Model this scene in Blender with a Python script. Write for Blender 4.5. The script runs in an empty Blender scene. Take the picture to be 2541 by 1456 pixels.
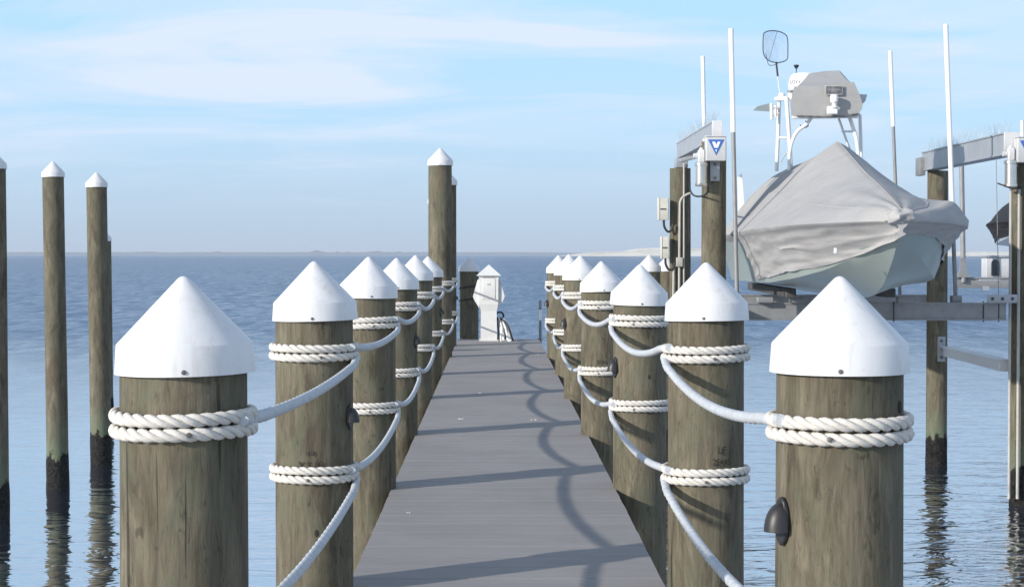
import bpy, math, random
from mathutils import Vector, Matrix, Euler, noise
R = math.radians
random.seed(11)
S = bpy.context.scene
COL = S.collection

# ------------------------------------------------------------------ camera
EYE = 2.70                       # eye height (deck at 1.35)
WATER = -0.50                    # water level
K = 2.3                          # the dock is laid out in bays: distances up the dock below are in units of K metres
F, CX, CY = 1950.0 * K, 1270.5, 728.0   # focal length and centre used while measuring the photograph
cam_d = bpy.data.cameras.new('camera'); cam = bpy.data.objects.new('camera', cam_d); COL.objects.link(cam)
cam.location = (0, 0, EYE)
cam.rotation_euler = (R(90) - math.atan(98 / F), 0, -math.atan(40.5 / F))
cam_d.sensor_width = 36; cam_d.lens = 36 * F / 2541.0
cam_d.clip_start = 0.05; cam_d.clip_end = 60000
S.camera = cam
CAMR = cam.rotation_euler.to_matrix()

def P(px, py, y):
    """world point at distance y up the dock, for a measured direction"""
    d = CAMR @ Vector(((px - CX) / F, (CY - py) / F, -1.0))
    return Vector((0, 0, EYE)) + d * (y / d.y)
def PB(px, py, y): return P(px, py, y * K)

# ------------------------------------------------------------------ materials
def mat(name):
    m = bpy.data.materials.new(name); m.use_nodes = True
    nt = m.node_tree
    return m, nt, nt.nodes['Principled BSDF']

def N(nt, kind, **kw):
    n = nt.nodes.new(kind)
    for k, v in kw.items():
        if k in n.inputs.keys(): n.inputs[k].default_value = v
        else: setattr(n, k, v)
    return n

def L(nt, a, b): nt.links.new(a, b)

def ramp(nt, fac, stops, interp='LINEAR'):
    r = nt.nodes.new('ShaderNodeValToRGB'); r.color_ramp.interpolation = interp
    e = r.color_ramp.elements
    while len(e) < len(stops): e.new(0.5)
    for el, (p, c) in zip(e, stops):
        el.position = p; el.color = (c[0], c[1], c[2], 1) if not isinstance(c, (int, float)) else (c, c, c, 1)
    L(nt, fac, r.inputs['Fac']); return r

def mix(nt, fac, a, b, mode='MIX'):
    n = nt.nodes.new('ShaderNodeMix'); n.data_type = 'RGBA'; n.blend_type = mode
    for sock, v in ((n.inputs[0], fac), (n.inputs[6], a), (n.inputs[7], b)):
        if hasattr(v, 'is_linked') or hasattr(v, 'links'): L(nt, v, sock)
        elif isinstance(v, (int, float)): sock.default_value = v
        else: sock.default_value = (v[0], v[1], v[2], 1)
    return n.outputs[2]

def math_n(nt, op, a, b=None, c=None):
    n = nt.nodes.new('ShaderNodeMath'); n.operation = op
    for i, v in enumerate((a, b, c)):
        if v is None: continue
        if isinstance(v, (int, float)): n.inputs[i].default_value = v
        else: L(nt, v, n.inputs[i])
    return n.outputs[0]

def pos_scaled(nt, sc, obj=False):
    if obj:
        t = nt.nodes.new('ShaderNodeTexCoord').outputs['Object']
    else:
        t = nt.nodes.new('ShaderNodeNewGeometry').outputs['Position']
    m = nt.nodes.new('ShaderNodeMapping'); m.inputs['Scale'].default_value = sc
    L(nt, t, m.inputs['Vector']); return m.outputs['Vector']

def simple(name, col, rough=0.5, metal=0.0, var=0.12, scale=6.0, bump=0.0, bscale=60.0):
    """base colour with a soft broken-up variation, and a little surface roughness"""
    m, nt, b = mat(name)
    p = pos_scaled(nt, (1, 1, 1))
    n = N(nt, 'ShaderNodeTexNoise', Scale=scale, Detail=5.0, Roughness=0.6); L(nt, p, n.inputs['Vector'])
    lo = [c * (1 - var) for c in col]; hi = [min(1, c * (1 + var)) for c in col]
    r = ramp(nt, n.outputs['Fac'], [(0.3, lo), (0.7, hi)])
    L(nt, r.outputs['Color'], b.inputs['Base Color'])
    b.inputs['Roughness'].default_value = rough; b.inputs['Metallic'].default_value = metal
    if bump:
        n2 = N(nt, 'ShaderNodeTexNoise', Scale=bscale, Detail=3.0); L(nt, p, n2.inputs['Vector'])
        bp = N(nt, 'ShaderNodeBump', Strength=bump, Distance=0.004); L(nt, n2.outputs['Fac'], bp.inputs['Height'])
        L(nt, bp.outputs['Normal'], b.inputs['Normal'])
    return m

def wood_material():
    m, nt, b = mat('weathered_piling_wood')
    geo = nt.nodes.new('ShaderNodeNewGeometry').outputs['Position']
    def stretched(sc, scale, detail, dist=0.0, rough=0.6):
        p = pos_scaled(nt, sc)
        n = N(nt, 'ShaderNodeTexNoise', Scale=scale, Detail=detail, Roughness=rough, Distortion=dist)
        L(nt, p, n.inputs['Vector']); return n.outputs['Fac']
    broad = stretched((1, 1, 0.22), 11.0, 7.0, 0.9, 0.66)
    fine = stretched((1, 1, 0.10), 95.0, 5.0, 0.5, 0.7)
    mot = stretched((1, 1, 0.45), 7.0, 7.0, 1.1, 0.68)
    crack = stretched((1, 1, 0.025), 26.0, 2.0, 0.4)
    c1 = ramp(nt, broad, [(0.26, (0.050, 0.043, 0.030)), (0.42, (0.098, 0.085, 0.059)), (0.58, (0.150, 0.131, 0.093)), (0.76, (0.225, 0.200, 0.149))])
    c2 = ramp(nt, fine, [(0.3, 0.55), (0.5, 0.95), (0.7, 1.22)])
    col = mix(nt, 0.85, c1.outputs['Color'], c2.outputs['Color'], 'MULTIPLY')
    gm = ramp(nt, mot, [(0.48, 0.0), (0.66, 0.7)])
    col = mix(nt, gm.outputs['Color'], col, (0.108, 0.115, 0.078))          # greenish treated patches
    spot = stretched((1, 1, 0.4), 3.1, 3.0, 0.5)
    sm = ramp(nt, spot, [(0.62, 0.0), (0.75, 0.5)])
    col = mix(nt, sm.outputs['Color'], col, (0.085, 0.056, 0.036))            # reddish resin stains
    ck = ramp(nt, crack, [(0.27, 0.4), (0.31, 1.0)])
    col = mix(nt, 1.0, col, ck.outputs['Color'], 'MULTIPLY')
    pits = stretched((1, 1, 0.35), 42.0, 4.0, 1.2)
    pm = ramp(nt, pits, [(0.30, 0.45), (0.40, 1.0)])
    col = mix(nt, 0.8, col, pm.outputs['Color'], 'MULTIPLY')
    # tide zone: pale green slime, then black growth down into the water
    sep = nt.nodes.new('ShaderNodeSeparateXYZ'); L(nt, geo, sep.inputs[0])
    wob = stretched((1, 1, 0.6), 11.0, 4.0)
    zz = math_n(nt, 'ADD', math_n(nt, 'SUBTRACT', sep.outputs['Z'], WATER), math_n(nt, 'MULTIPLY', math_n(nt, 'SUBTRACT', wob, 0.5), 0.38))
    g = ramp(nt, math_n(nt, 'MULTIPLY', zz, 0.5), [(0.24, 0.75), (0.5, 0.0)])
    col = mix(nt, g.outputs['Color'], col, (0.125, 0.155, 0.105))
    k = ramp(nt, math_n(nt, 'MULTIPLY', zz, 0.5), [(0.225, 1.0), (0.245, 0.0)])
    grow = N(nt, 'ShaderNodeTexNoise', Scale=28.0, Detail=4.0)
    L(nt, geo, grow.inputs['Vector'])
    gc = ramp(nt, grow.outputs['Fac'], [(0.4, (0.006, 0.006, 0.006)), (0.72, (0.03, 0.028, 0.026))])
    col = mix(nt, k.outputs['Color'], col, gc.outputs['Color'])
    L(nt, col, b.inputs['Base Color'])
    b.inputs['Roughness'].default_value = 0.82; b.inputs['Specular IOR Level'].default_value = 0.25
    h = math_n(nt, 'ADD', math_n(nt, 'MULTIPLY', fine, 0.5), math_n(nt, 'MULTIPLY', ck.outputs['Color'], 0.9))
    h = math_n(nt, 'ADD', h, math_n(nt, 'MULTIPLY', math_n(nt, 'MULTIPLY', grow.outputs['Fac'], k.outputs['Color']), 6.0))
    bp = N(nt, 'ShaderNodeBump', Strength=0.6, Distance=0.006); L(nt, h, bp.inputs['Height'])
    L(nt, bp.outputs['Normal'], b.inputs['Normal'])
    return m

def deck_material():
    m, nt, b = mat('grey_composite_decking')
    p = pos_scaled(nt, (0.35, 6, 1))
    n = N(nt, 'ShaderNodeTexNoise', Scale=7.0, Detail=6.0, Roughness=0.65); L(nt, p, n.inputs['Vector'])
    p2 = pos_scaled(nt, (1, 1, 1))
    n2 = N(nt, 'ShaderNodeTexNoise', Scale=1.7, Detail=5.0, Roughness=0.6); L(nt, p2, n2.inputs['Vector'])
    p4 = pos_scaled(nt, (0.02, 7.0, 0.01))
    vb = N(nt, 'ShaderNodeTexNoise', Scale=1.0, Detail=1.0); L(nt, p4, vb.inputs['Vector'])
    a = ramp(nt, n.outputs['Fac'], [(0.3, (0.248, 0.233, 0.226)), (0.7, (0.290, 0.273, 0.265))])
    v = ramp(nt, n2.outputs['Fac'], [(0.3, 0.9), (0.7, 1.06)])
    col = mix(nt, 1.0, a.outputs['Color'], v.outputs['Color'], 'MULTIPLY')
    w = ramp(nt, vb.outputs['Fac'], [(0.3, 0.97), (0.7, 1.03)])
    col = mix(nt, 1.0, col, w.outputs['Color'], 'MULTIPLY')
    p5 = pos_scaled(nt, (1, 1, 1))
    sp = N(nt, 'ShaderNodeTexNoise', Scale=23.0, Detail=2.0); L(nt, p5, sp.inputs['Vector'])
    spm = ramp(nt, sp.outputs['Fac'], [(0.69, 0.0), (0.75, 0.35)])
    col = mix(nt, spm.outputs['Color'], col, (0.13, 0.12, 0.12))
    L(nt, col, b.inputs['Base Color']); b.inputs['Roughness'].default_value = 0.72
    b.inputs['Specular IOR Level'].default_value = 0.3
    p3 = pos_scaled(nt, (0, 1, 0))
    wv = N(nt, 'ShaderNodeTexWave', Scale=14.0, Distortion=0.0, bands_direction='Y'); L(nt, p3, wv.inputs['Vector'])
    hh = math_n(nt, 'ADD', wv.outputs['Fac'], math_n(nt, 'MULTIPLY', n.outputs['Fac'], 0.6))
    bp = N(nt, 'ShaderNodeBump', Strength=0.18, Distance=0.003); L(nt, hh, bp.inputs['Height'])
    L(nt, bp.outputs['Normal'], b.inputs['Normal'])
    return m

def water_material():
    m, nt, b = mat('bay_water'); nt.nodes.remove(b)
    out = nt.nodes['Material Output']
    geo = nt.nodes.new('ShaderNodeNewGeometry').outputs['Position']
    sep = nt.nodes.new('ShaderNodeSeparateXYZ'); L(nt, geo, sep.inputs[0])
    def nz(sc, detail, dist=0.0):
        p = pos_scaled(nt, sc); n = N(nt, 'ShaderNodeTexNoise', Scale=1.0, Detail=detail, Distortion=dist, Roughness=0.55)
        L(nt, p, n.inputs['Vector']); return n.outputs['Fac']
    rip = nz((1.25, 2.3, 1), 3.0, 0.6)
    fin = nz((5.5, 9.0, 1), 3.0, 0.2)
    swl = nz((0.42, 0.30, 1), 4.0, 0.5)
    # open water beyond the lee of the docks is rougher; gusts break it up
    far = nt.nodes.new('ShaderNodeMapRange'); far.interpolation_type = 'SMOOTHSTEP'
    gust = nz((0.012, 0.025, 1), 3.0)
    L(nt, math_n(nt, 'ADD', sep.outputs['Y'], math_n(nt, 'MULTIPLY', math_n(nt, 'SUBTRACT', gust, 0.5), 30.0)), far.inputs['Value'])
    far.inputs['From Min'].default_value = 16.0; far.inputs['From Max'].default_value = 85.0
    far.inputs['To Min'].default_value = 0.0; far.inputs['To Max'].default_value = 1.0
    # the water right of the dock catches more breeze than the water left of it
    side = nt.nodes.new('ShaderNodeMapRange'); L(nt, sep.outputs['X'], side.inputs['Value'])
    side.inputs['From Min'].default_value = -2.0; side.inputs['From Max'].default_value = 3.0
    side.inputs['To Min'].default_value = 0.8; side.inputs['To Max'].default_value = 2.2
    h = math_n(nt, 'ADD', math_n(nt, 'MULTIPLY', rip, 0.030), math_n(nt, 'MULTIPLY', fin, 0.0016))
    h = math_n(nt, 'MULTIPLY', h, side.outputs[0])
    hf = math_n(nt, 'ADD', math_n(nt, 'MULTIPLY', rip, 0.035), math_n(nt, 'MULTIPLY', swl, 0.30))
    h = math_n(nt, 'ADD', h, math_n(nt, 'MULTIPLY', hf, far.outputs[0]))
    bp = N(nt, 'ShaderNodeBump', Strength=1.0, Distance=1.0); L(nt, h, bp.inputs['Height'])
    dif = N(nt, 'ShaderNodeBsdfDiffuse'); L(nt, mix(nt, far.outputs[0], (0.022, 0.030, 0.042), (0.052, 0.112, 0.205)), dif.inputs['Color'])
    gl = N(nt, 'ShaderNodeBsdfGlossy'); gl.inputs['Color'].default_value = (0.93, 0.955, 1.0, 1); gl.inputs['Roughness'].default_value = 0.045
    fr = N(nt, 'ShaderNodeFresnel', IOR=1.36)
    for n in (gl, fr): L(nt, bp.outputs['Normal'], n.inputs['Normal'])
    L(nt, bp.outputs['Normal'], dif.inputs['Normal'])
    patch = ramp(nt, nz((1.25, 0.27, 1), 7.0, 0.66), [(0.33, 0.0), (0.67, 1.0)]).outputs['Color']
    near_f = math_n(nt, 'ADD', math_n(nt, 'MULTIPLY', fr.outputs['Fac'], 0.35), 0.60)
    # in the open chop many facets lean towards the viewer and show the water body instead of the sky
    far_f = math_n(nt, 'ADD', math_n(nt, 'MULTIPLY', math_n(nt, 'POWER', fr.outputs['Fac'], 1.6), 0.60), 0.05)
    far_f = math_n(nt, 'MULTIPLY', far_f, math_n(nt, 'ADD', 0.55, math_n(nt, 'MULTIPLY', patch, 0.75)))
    ms = nt.nodes.new('ShaderNodeMixShader')
    fm = nt.nodes.new('ShaderNodeMix'); fm.data_type = 'FLOAT'
    L(nt, far.outputs[0], fm.inputs[0]); L(nt, near_f, fm.inputs[2]); L(nt, far_f, fm.inputs[3])
    L(nt, fm.outputs[0], ms.inputs[0])
    L(nt, dif.outputs[0], ms.inputs[1]); L(nt, gl.outputs[0], ms.inputs[2])
    L(nt, ms.outputs[0], out.inputs['Surface'])
    return m

def fabric_material(name, col, var=0.08):
    m, nt, b = mat(name)
    p = pos_scaled(nt, (1, 1, 1))
    n = N(nt, 'ShaderNodeTexNoise', Scale=2.6, Detail=6.0, Roughness=0.62); L(nt, p, n.inputs['Vector'])
    r = ramp(nt, n.outputs['Fac'], [(0.3, [c * (1 - var) for c in col]), (0.7, [c * (1 + var) for c in col])])
    L(nt, r.outputs['Color'], b.inputs['Base Color']); b.inputs['Roughness'].default_value = 0.85
    b.inputs['Specular IOR Level'].default_value = 0.2
    pw = pos_scaled(nt, (1.0, 1.0, 3.2))
    n2 = N(nt, 'ShaderNodeTexNoise', Scale=4.5, Detail=5.0, Distortion=0.8); L(nt, pw, n2.inputs['Vector'])
    n3 = N(nt, 'ShaderNodeTexNoise', Scale=130.0, Detail=2.0); L(nt, p, n3.inputs['Vector'])
    h = math_n(nt, 'ADD', math_n(nt, 'MULTIPLY', n2.outputs['Fac'], 1.0), math_n(nt, 'MULTIPLY', n3.outputs['Fac'], 0.02))
    bp = N(nt, 'ShaderNodeBump', Strength=0.22, Distance=0.03); L(nt, h, bp.inputs['Height'])
    L(nt, bp.outputs['Normal'], b.inputs['Normal'])
    return m

M = {}
M['wood'] = wood_material()
M['deck'] = deck_material()
M['water'] = water_material()
def cap_material():
    m, nt, b = mat('white_plastic_cap')
    t = nt.nodes.new('ShaderNodeTexCoord').outputs['Object']
    oi = nt.nodes.new('ShaderNodeObjectInfo')
    ad = nt.nodes.new('ShaderNodeVectorMath'); ad.operation = 'ADD'; L(nt, t, ad.inputs[0])
    cb = nt.nodes.new('ShaderNodeCombineXYZ'); L(nt, math_n(nt, 'MULTIPLY', oi.outputs['Random'], 40.0), cb.inputs[0]); L(nt, cb.outputs[0], ad.inputs[1])
    mp_ = nt.nodes.new('ShaderNodeMapping'); mp_.inputs['Scale'].default_value = (1, 1, .25); L(nt, ad.outputs[0], mp_.inputs['Vector'])
    n = N(nt, 'ShaderNodeTexNoise', Scale=24.0, Detail=6.0, Roughness=0.65, Distortion=0.4); L(nt, mp_.outputs[0], n.inputs['Vector'])
    n2 = N(nt, 'ShaderNodeTexNoise', Scale=70.0, Detail=2.0); L(nt, ad.outputs[0], n2.inputs['Vector'])
    r = ramp(nt, n.outputs['Fac'], [(0.30, (0.56, 0.555, 0.54)), (0.46, (0.65, 0.65, 0.655)), (0.75, (0.68, 0.68, 0.69))])
    k = ramp(nt, n2.outputs['Fac'], [(0.70, 0.0), (0.76, 0.35)])
    col = mix(nt, k.outputs['Color'], r.outputs['Color'], (0.45, 0.43, 0.39))
    L(nt, col, b.inputs['Base Color']); b.inputs['Roughness'].default_value = 0.42
    bp = N(nt, 'ShaderNodeBump', Strength=0.08, Distance=0.004); L(nt, n.outputs['Fac'], bp.inputs['Height']); L(nt, bp.outputs['Normal'], b.inputs['Normal'])
    return m
M['cap'] = cap_material()
M['rope'] = simple('white_nylon_rope', (0.60, 0.575, 0.53), 0.85, var=0.12, scale=40, bump=0.5, bscale=420)
M['span'] = simple('sheathed_rope', (0.46, 0.485, 0.51), 0.8, var=0.16, scale=34, bump=0.6, bscale=190)
M['lamp_black'] = simple('black_lamp_plastic', (0.022, 0.021, 0.022), 0.45, var=0.2)
M['screw'] = simple('dull_screw', (0.16, 0.15, 0.14), 0.5, 0.6)
M['ink'] = simple('burnt_brand', (0.03, 0.024, 0.02), 0.9)
M['beam_wood'] = simple('treated_timber', (0.17, 0.145, 0.105), 0.85, var=0.25, scale=9, bump=0.3, bscale=40)
M['alu'] = simple('dull_aluminium', (0.36, 0.38, 0.405), 0.45, 0.3, var=0.10, scale=4, bump=0.06, bscale=50)
M['alu_light'] = simple('pale_aluminium', (0.60, 0.60, 0.60), 0.5, 0.15, var=0.06, scale=5)
M['steel'] = simple('bright_steel', (0.62, 0.60, 0.56), 0.28, 0.85, var=0.08)
M['galv'] = simple('galvanised_post', (0.24, 0.245, 0.25), 0.55, 0.2, var=0.12, scale=9)
M['pvc'] = simple('white_pvc', (0.82, 0.82, 0.82), 0.4, var=0.03)
M['pedestal'] = simple('white_pedestal_plastic', (0.66, 0.66, 0.65), 0.4, var=0.04)
M['sign_blue'] = simple('sign_blue', (0.045, 0.13, 0.42), 0.4, var=0.05)
M['sign_white'] = simple('sign_white', (0.75, 0.8, 0.84), 0.4, var=0.03)
M['box_grey'] = simple('grey_box', (0.50, 0.51, 0.52), 0.45, var=0.07)
M['box_tan'] = simple('putty_electric_box', (0.55, 0.54, 0.48), 0.5, var=0.07)
M['conduit'] = simple('grey_conduit', (0.40, 0.39, 0.36), 0.55, var=0.12)
M['black'] = simple('black_rubber', (0.018, 0.018, 0.02), 0.6, var=0.2)
M['cover'] = fabric_material('grey_boat_cover', (0.36, 0.356, 0.352))
M['cover_dark'] = fabric_material('black_boat_cover', (0.03, 0.03, 0.034))
M['patch'] = simple('mesh_vent', (0.14, 0.145, 0.15), 0.6, var=0.7, scale=22)
M['hull'] = simple('pale_seafoam_gelcoat', (0.29, 0.335, 0.31), 0.3, var=0.04, scale=2)
M['hull_grey'] = simple('grey_gelcoat', (0.42, 0.45, 0.47), 0.25, var=0.05)
M['tower'] = simple('white_powdercoat', (0.80, 0.80, 0.79), 0.3, var=0.02)
M['bunk'] = simple('dark_bunk_carpet', (0.07, 0.072, 0.075), 0.95, var=0.2)
M['hose_white'] = simple('pale_hose', (0.74, 0.74, 0.72), 0.6, var=0.1)
M['droppings'] = simple('chalky_marks', (0.58, 0.57, 0.56), 0.9, var=0.05)
M['spike'] = simple('clear_spike', (0.40, 0.46, 0.52), 0.3, var=0.1)
M['fin'] = simple('slate_panel', (0.24, 0.29, 0.30), 0.4, var=0.06)
M['dark_opening'] = simple('dark_opening', (0.05, 0.055, 0.065), 0.6)
M['net_frame'] = simple('blue_black_tube', (0.06, 0.075, 0.12), 0.4)

def dune_material():
    m, nt, b = mat('white_sand')
    p = pos_scaled(nt, (0.02, 0.02, 0.09))
    n = N(nt, 'ShaderNodeTexNoise', Scale=1.0, Detail=6.0, Roughness=0.65); L(nt, p, n.inputs['Vector'])
    r = ramp(nt, n.outputs['Fac'], [(0.36, (0.50, 0.43, 0.32)), (0.5, (0.80, 0.73, 0.60)), (0.7, (0.86, 0.81, 0.70))])
    L(nt, r.outputs['Color'], b.inputs['Base Color']); b.inputs['Roughness'].default_value = 0.95
    return m
M['dune'] = dune_material()
M['shore'] = simple('far_trees', (0.055, 0.075, 0.055), 0.95, var=0.4, scale=0.02)

def net_material():
    m, nt, b = mat('blue_net_mesh')
    out = nt.nodes['Material Output']
    b.inputs['Base Color'].default_value = (0.18, 0.30, 0.62, 1); b.inputs['Roughness'].default_value = 0.8
    tr = nt.nodes.new('ShaderNodeBsdfTransparent'); ms = nt.nodes.new('ShaderNodeMixShader')
    p = pos_scaled(nt, (1, 1, 1))
    n = N(nt, 'ShaderNodeTexNoise', Scale=9.0, Detail=2.0); L(nt, p, n.inputs['Vector'])
    r = ramp(nt, n.outputs['Fac'], [(0.3, 0.16), (0.7, 0.30)])
    L(nt, r.outputs['Color'], ms.inputs[0]); L(nt, tr.outputs[0], ms.inputs[1]); L(nt, b.outputs[0], ms.inputs[2])
    L(nt, ms.outputs[0], out.inputs['Surface'])
    return m
M['net'] = net_material()

# ------------------------------------------------------------------ mesh builder
class MB:
    def __init__(s): s.v = []; s.f = []
    def add(s, vs, fs):
        o = len(s.v); s.v += [Vector(p) for p in vs]; s.f += [tuple(i + o for i in f) for f in fs]; return s
    def box(s, c, d, rot=None, bev=0.0):
        x, y, z = (k / 2 for k in d)
        if bev <= 0:
            vs = [(-x, -y, -z), (x, -y, -z), (x, y, -z), (-x, y, -z), (-x, -y, z), (x, -y, z), (x, y, z), (-x, y, z)]
            fs = [(0, 3, 2, 1), (4, 5, 6, 7), (0, 1, 5, 4), (1, 2, 6, 5), (2, 3, 7, 6), (3, 0, 4, 7)]
        else:
            # chamfered box: three rings of eight
            e = bev
            def ring(k, zz): return [(-x + k, -y + e, zz), (-x + e, -y + k, zz), (x - e, -y + k, zz), (x - k, -y + e, zz), (x - k, y - e, zz), (x - e, y - k, zz), (-x + e, y - k, zz), (-x + k, y - e, zz)]
            rs = [ring(e * .6, -z), ring(0, -z + e), ring(0, z - e), ring(e * .6, z)]
            vs = sum(rs, []); fs = []
            for k in range(3):
                for i in range(8):
                    j = (i + 1) % 8; fs.append((k * 8 + i, k * 8 + j, k * 8 + 8 + j, k * 8 + 8 + i))
            fs.append(tuple(range(7, -1, -1))); fs.append(tuple(range(24, 32)))
        q = rot if rot is not None else Matrix.Identity(3)
        return s.add([q @ Vector(p) + Vector(c) for p in vs], fs)
    def lathe(s, prof, seg=24, c=(0, 0, 0), axis=None, cap=True, a0=0.0):
        """prof: list of (r, z); axis: direction the z of the profile points to"""
        q = Vector((0, 0, 1)).rotation_difference(Vector(axis)).to_matrix() if axis is not None else Matrix.Identity(3)
        vs = []; fs = []
        for r, z in prof:
            for i in range(seg):
                a = a0 + 2 * math.pi * i / seg; vs.append(q @ Vector((r * math.cos(a), r * math.sin(a), z)) + Vector(c))
        for k in range(len(prof) - 1):
            for i in range(seg):
                j = (i + 1) % seg; fs.append((k * seg + i, k * seg + j, (k + 1) * seg + j, (k + 1) * seg + i))
        if cap:
            fs.append(tuple(range(seg - 1, -1, -1))); n = (len(prof) - 1) * seg; fs.append(tuple(range(n, n + seg)))
        return s.add(vs, fs)
    def tube(s, pts, r, seg=10, cap=True):
        pts = [Vector(p) for p in pts]; rs = r if isinstance(r, (list, tuple)) else [r] * len(pts)
        vs = []; fs = []; t0 = (pts[1] - pts[0]).normalized()
        u = t0.cross(Vector((0, 0, 1)));
        if u.length < 1e-3: u = t0.cross(Vector((0, 1, 0)))
        u.normalize()
        for i, p in enumerate(pts):
            t = (pts[min(i + 1, len(pts) - 1)] - pts[max(i - 1, 0)]).normalized()
            u = (u - t * u.dot(t)).normalized(); w = t.cross(u)
            for k in range(seg):
                a = 2 * math.pi * k / seg; vs.append(p + (u * math.cos(a) + w * math.sin(a)) * rs[i])
        for i in range(len(pts) - 1):
            for k in range(seg):
                j = (k + 1) % seg; fs.append((i * seg + k, i * seg + j, (i + 1) * seg + j, (i + 1) * seg + k))
        if cap:
            fs.append(tuple(range(seg - 1, -1, -1))); n = (len(pts) - 1) * seg; fs.append(tuple(range(n, n + seg)))
        return s.add(vs, fs)
    def prism(s, poly, a, b):
        """poly: list of 2-D points, a/b functions to 3-D for the two end faces"""
        n = len(poly)
        vs = [a(*p) for p in poly] + [b(*p) for p in poly]
        fs = [tuple(range(n - 1, -1, -1)), tuple(range(n, 2 * n))] + [(i, (i + 1) % n, n + (i + 1) % n, n + i) for i in range(n)]
        return s.add(vs, fs)
    def mesh(s, name, material, off=Vector((0, 0, 0)), smooth=38):
        me = bpy.data.meshes.new(name); me.from_pydata([p - off for p in s.v], [], s.f); me.update()
        if material: me.materials.append(material)
        if smooth:
            me.shade_smooth(); me.set_sharp_from_angle(angle=R(smooth))
        return me
    def build(s, name, material, parent=None, smooth=38, local=False):
        off = Vector((0, 0, 0))
        if parent is not None and not local: off = wloc(parent)
        elif parent is None and s.v: pass
        o = bpy.data.objects.new(name, s.mesh(name, material, off, smooth)); COL.objects.link(o)
        if parent is not None: o.parent = parent
        return o

def wloc(o):
    v = Vector((0, 0, 0))
    while o is not None: v += o.location; o = o.parent
    return v

def thing(name, label, cat, loc=(0, 0, 0), group=None):
    o = bpy.data.objects.new(name, None); COL.objects.link(o); o.location = loc; o.empty_display_size = 0.2
    o['label'] = label; o['category'] = cat
    if group: o['group'] = group
    return o

def put(me, name, parent, loc=(0, 0, 0), rot=None, scale=None, label=None):
    o = bpy.data.objects.new(name, me); COL.objects.link(o); o.parent = parent; o.location = loc
    if rot is not None: o.rotation_euler = rot
    if scale is not None: o.scale = scale
    if label: o['label'] = label
    return o

def arc(p, q, sag, n=20):
    p, q = Vector(p), Vector(q)
    return [p.lerp(q, t) + Vector((0, 0, -4 * sag * t * (1 - t))) for t in (i / n for i in range(n + 1))]

def smooth_path(pts, n=6):
    """Catmull-Rom through the given points"""
    pts = [Vector(p) for p in pts]; out = []
    for i in range(len(pts) - 1):
        p0, p1, p2, p3 = pts[max(i - 1, 0)], pts[i], pts[i + 1], pts[min(i + 2, len(pts) - 1)]
        for k in range(n):
            t = k / n
            out.append(0.5 * ((2 * p1) + (p2 - p0) * t + (2 * p0 - 5 * p1 + 4 * p2 - p3) * t * t + (3 * p1 - p0 - 3 * p2 + p3) * t ** 3))
    out.append(pts[-1]); return out

def text_mb(body, size, depth=0.002):
    cu = bpy.data.curves.new('lettering', 'FONT'); cu.body = body; cu.size = size; cu.extrude = depth; cu.align_x = 'CENTER'; cu.align_y = 'CENTER'
    cu.resolution_u = 3
    o = bpy.data.objects.new('lettering', cu); COL.objects.link(o)
    dg = bpy.context.evaluated_depsgraph_get(); me = bpy.data.meshes.new_from_object(o.evaluated_get(dg))
    b = MB(); b.add([v.co.copy() for v in me.vertices], [tuple(p.vertices) for p in me.polygons])
    bpy.data.objects.remove(o); bpy.data.curves.remove(cu); bpy.data.meshes.remove(me)
    return b

# ------------------------------------------------------------------ setting: water, far shore, dune
w = MB()
xs = [-20000, -5000, -1200, -300, -80, -24, -8, 0, 8, 24, 80, 300, 1200, 5000, 20000]
ys = [-80, -5, 6, 14, 25, 50, 120, 300, 1000, 3000, 8000, 20000]
w.add([(x, y, WATER) for y in ys for x in xs], [(j * len(xs) + i, j * len(xs) + i + 1, (j + 1) * len(xs) + i + 1, (j + 1) * len(xs) + i) for j in range(len(ys) - 1) for i in range(len(xs) - 1)])
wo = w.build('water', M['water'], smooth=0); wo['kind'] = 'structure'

def ridge(name, material, px0, px1, dist, hfun, depth, step, rows=6):
    b = MB(); cols = []
    n = int((px1 - px0) / step)
    for i in range(n + 1):
        px = px0 + (px1 - px0) * i / n
        base = P(px, 630, dist); h = hfun(px)
        for k in range(rows + 1):
            t = k / rows
            prof = math.sin(min(1, t * 1.6) * math.pi / 2) if t < .62 else math.cos((t - .62) / .38 * math.pi / 2)
            b.v.append(Vector((base.x * (1 + depth * t / dist), dist + depth * t, WATER - .3 + (h + .3) * prof)))
    for i in range(n):
        for k in range(rows):
            a = i * (rows + 1) + k; b.f.append((a, a + rows + 1, a + rows + 2, a + 1))
    o = b.build(name, material, smooth=60); o['kind'] = 'structure'; return o

def shore_h(px):
    m = 8000 / F
    h = 6.0 + 1.0 * noise.noise(Vector((px * .013, 3.1, 0))) + 1.2 * abs(noise.noise(Vector((px * .07, 1.7, 0)))) + 1.0 * noise.noise(Vector((px * .31, 5, 0)))
    for c, wd, a in ((783, 9, 9), (795, 10, 5), (838, 4, 4), (865, 3, 4), (930, 16, 5), (940, 7, 3), (990, 6, 4), (540, 10, 4), (370, 20, 3)):
        h += a * .55 * math.exp(-((px - c) / wd) ** 2)
    e = max(0, min(1, (1560 - px) / 220))
    return max(.6, h * m * (0.25 + .75 * e))
ridge('far_shore', M['shore'], -900, 1640, 8000, shore_h, 500, 2.0)

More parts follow.
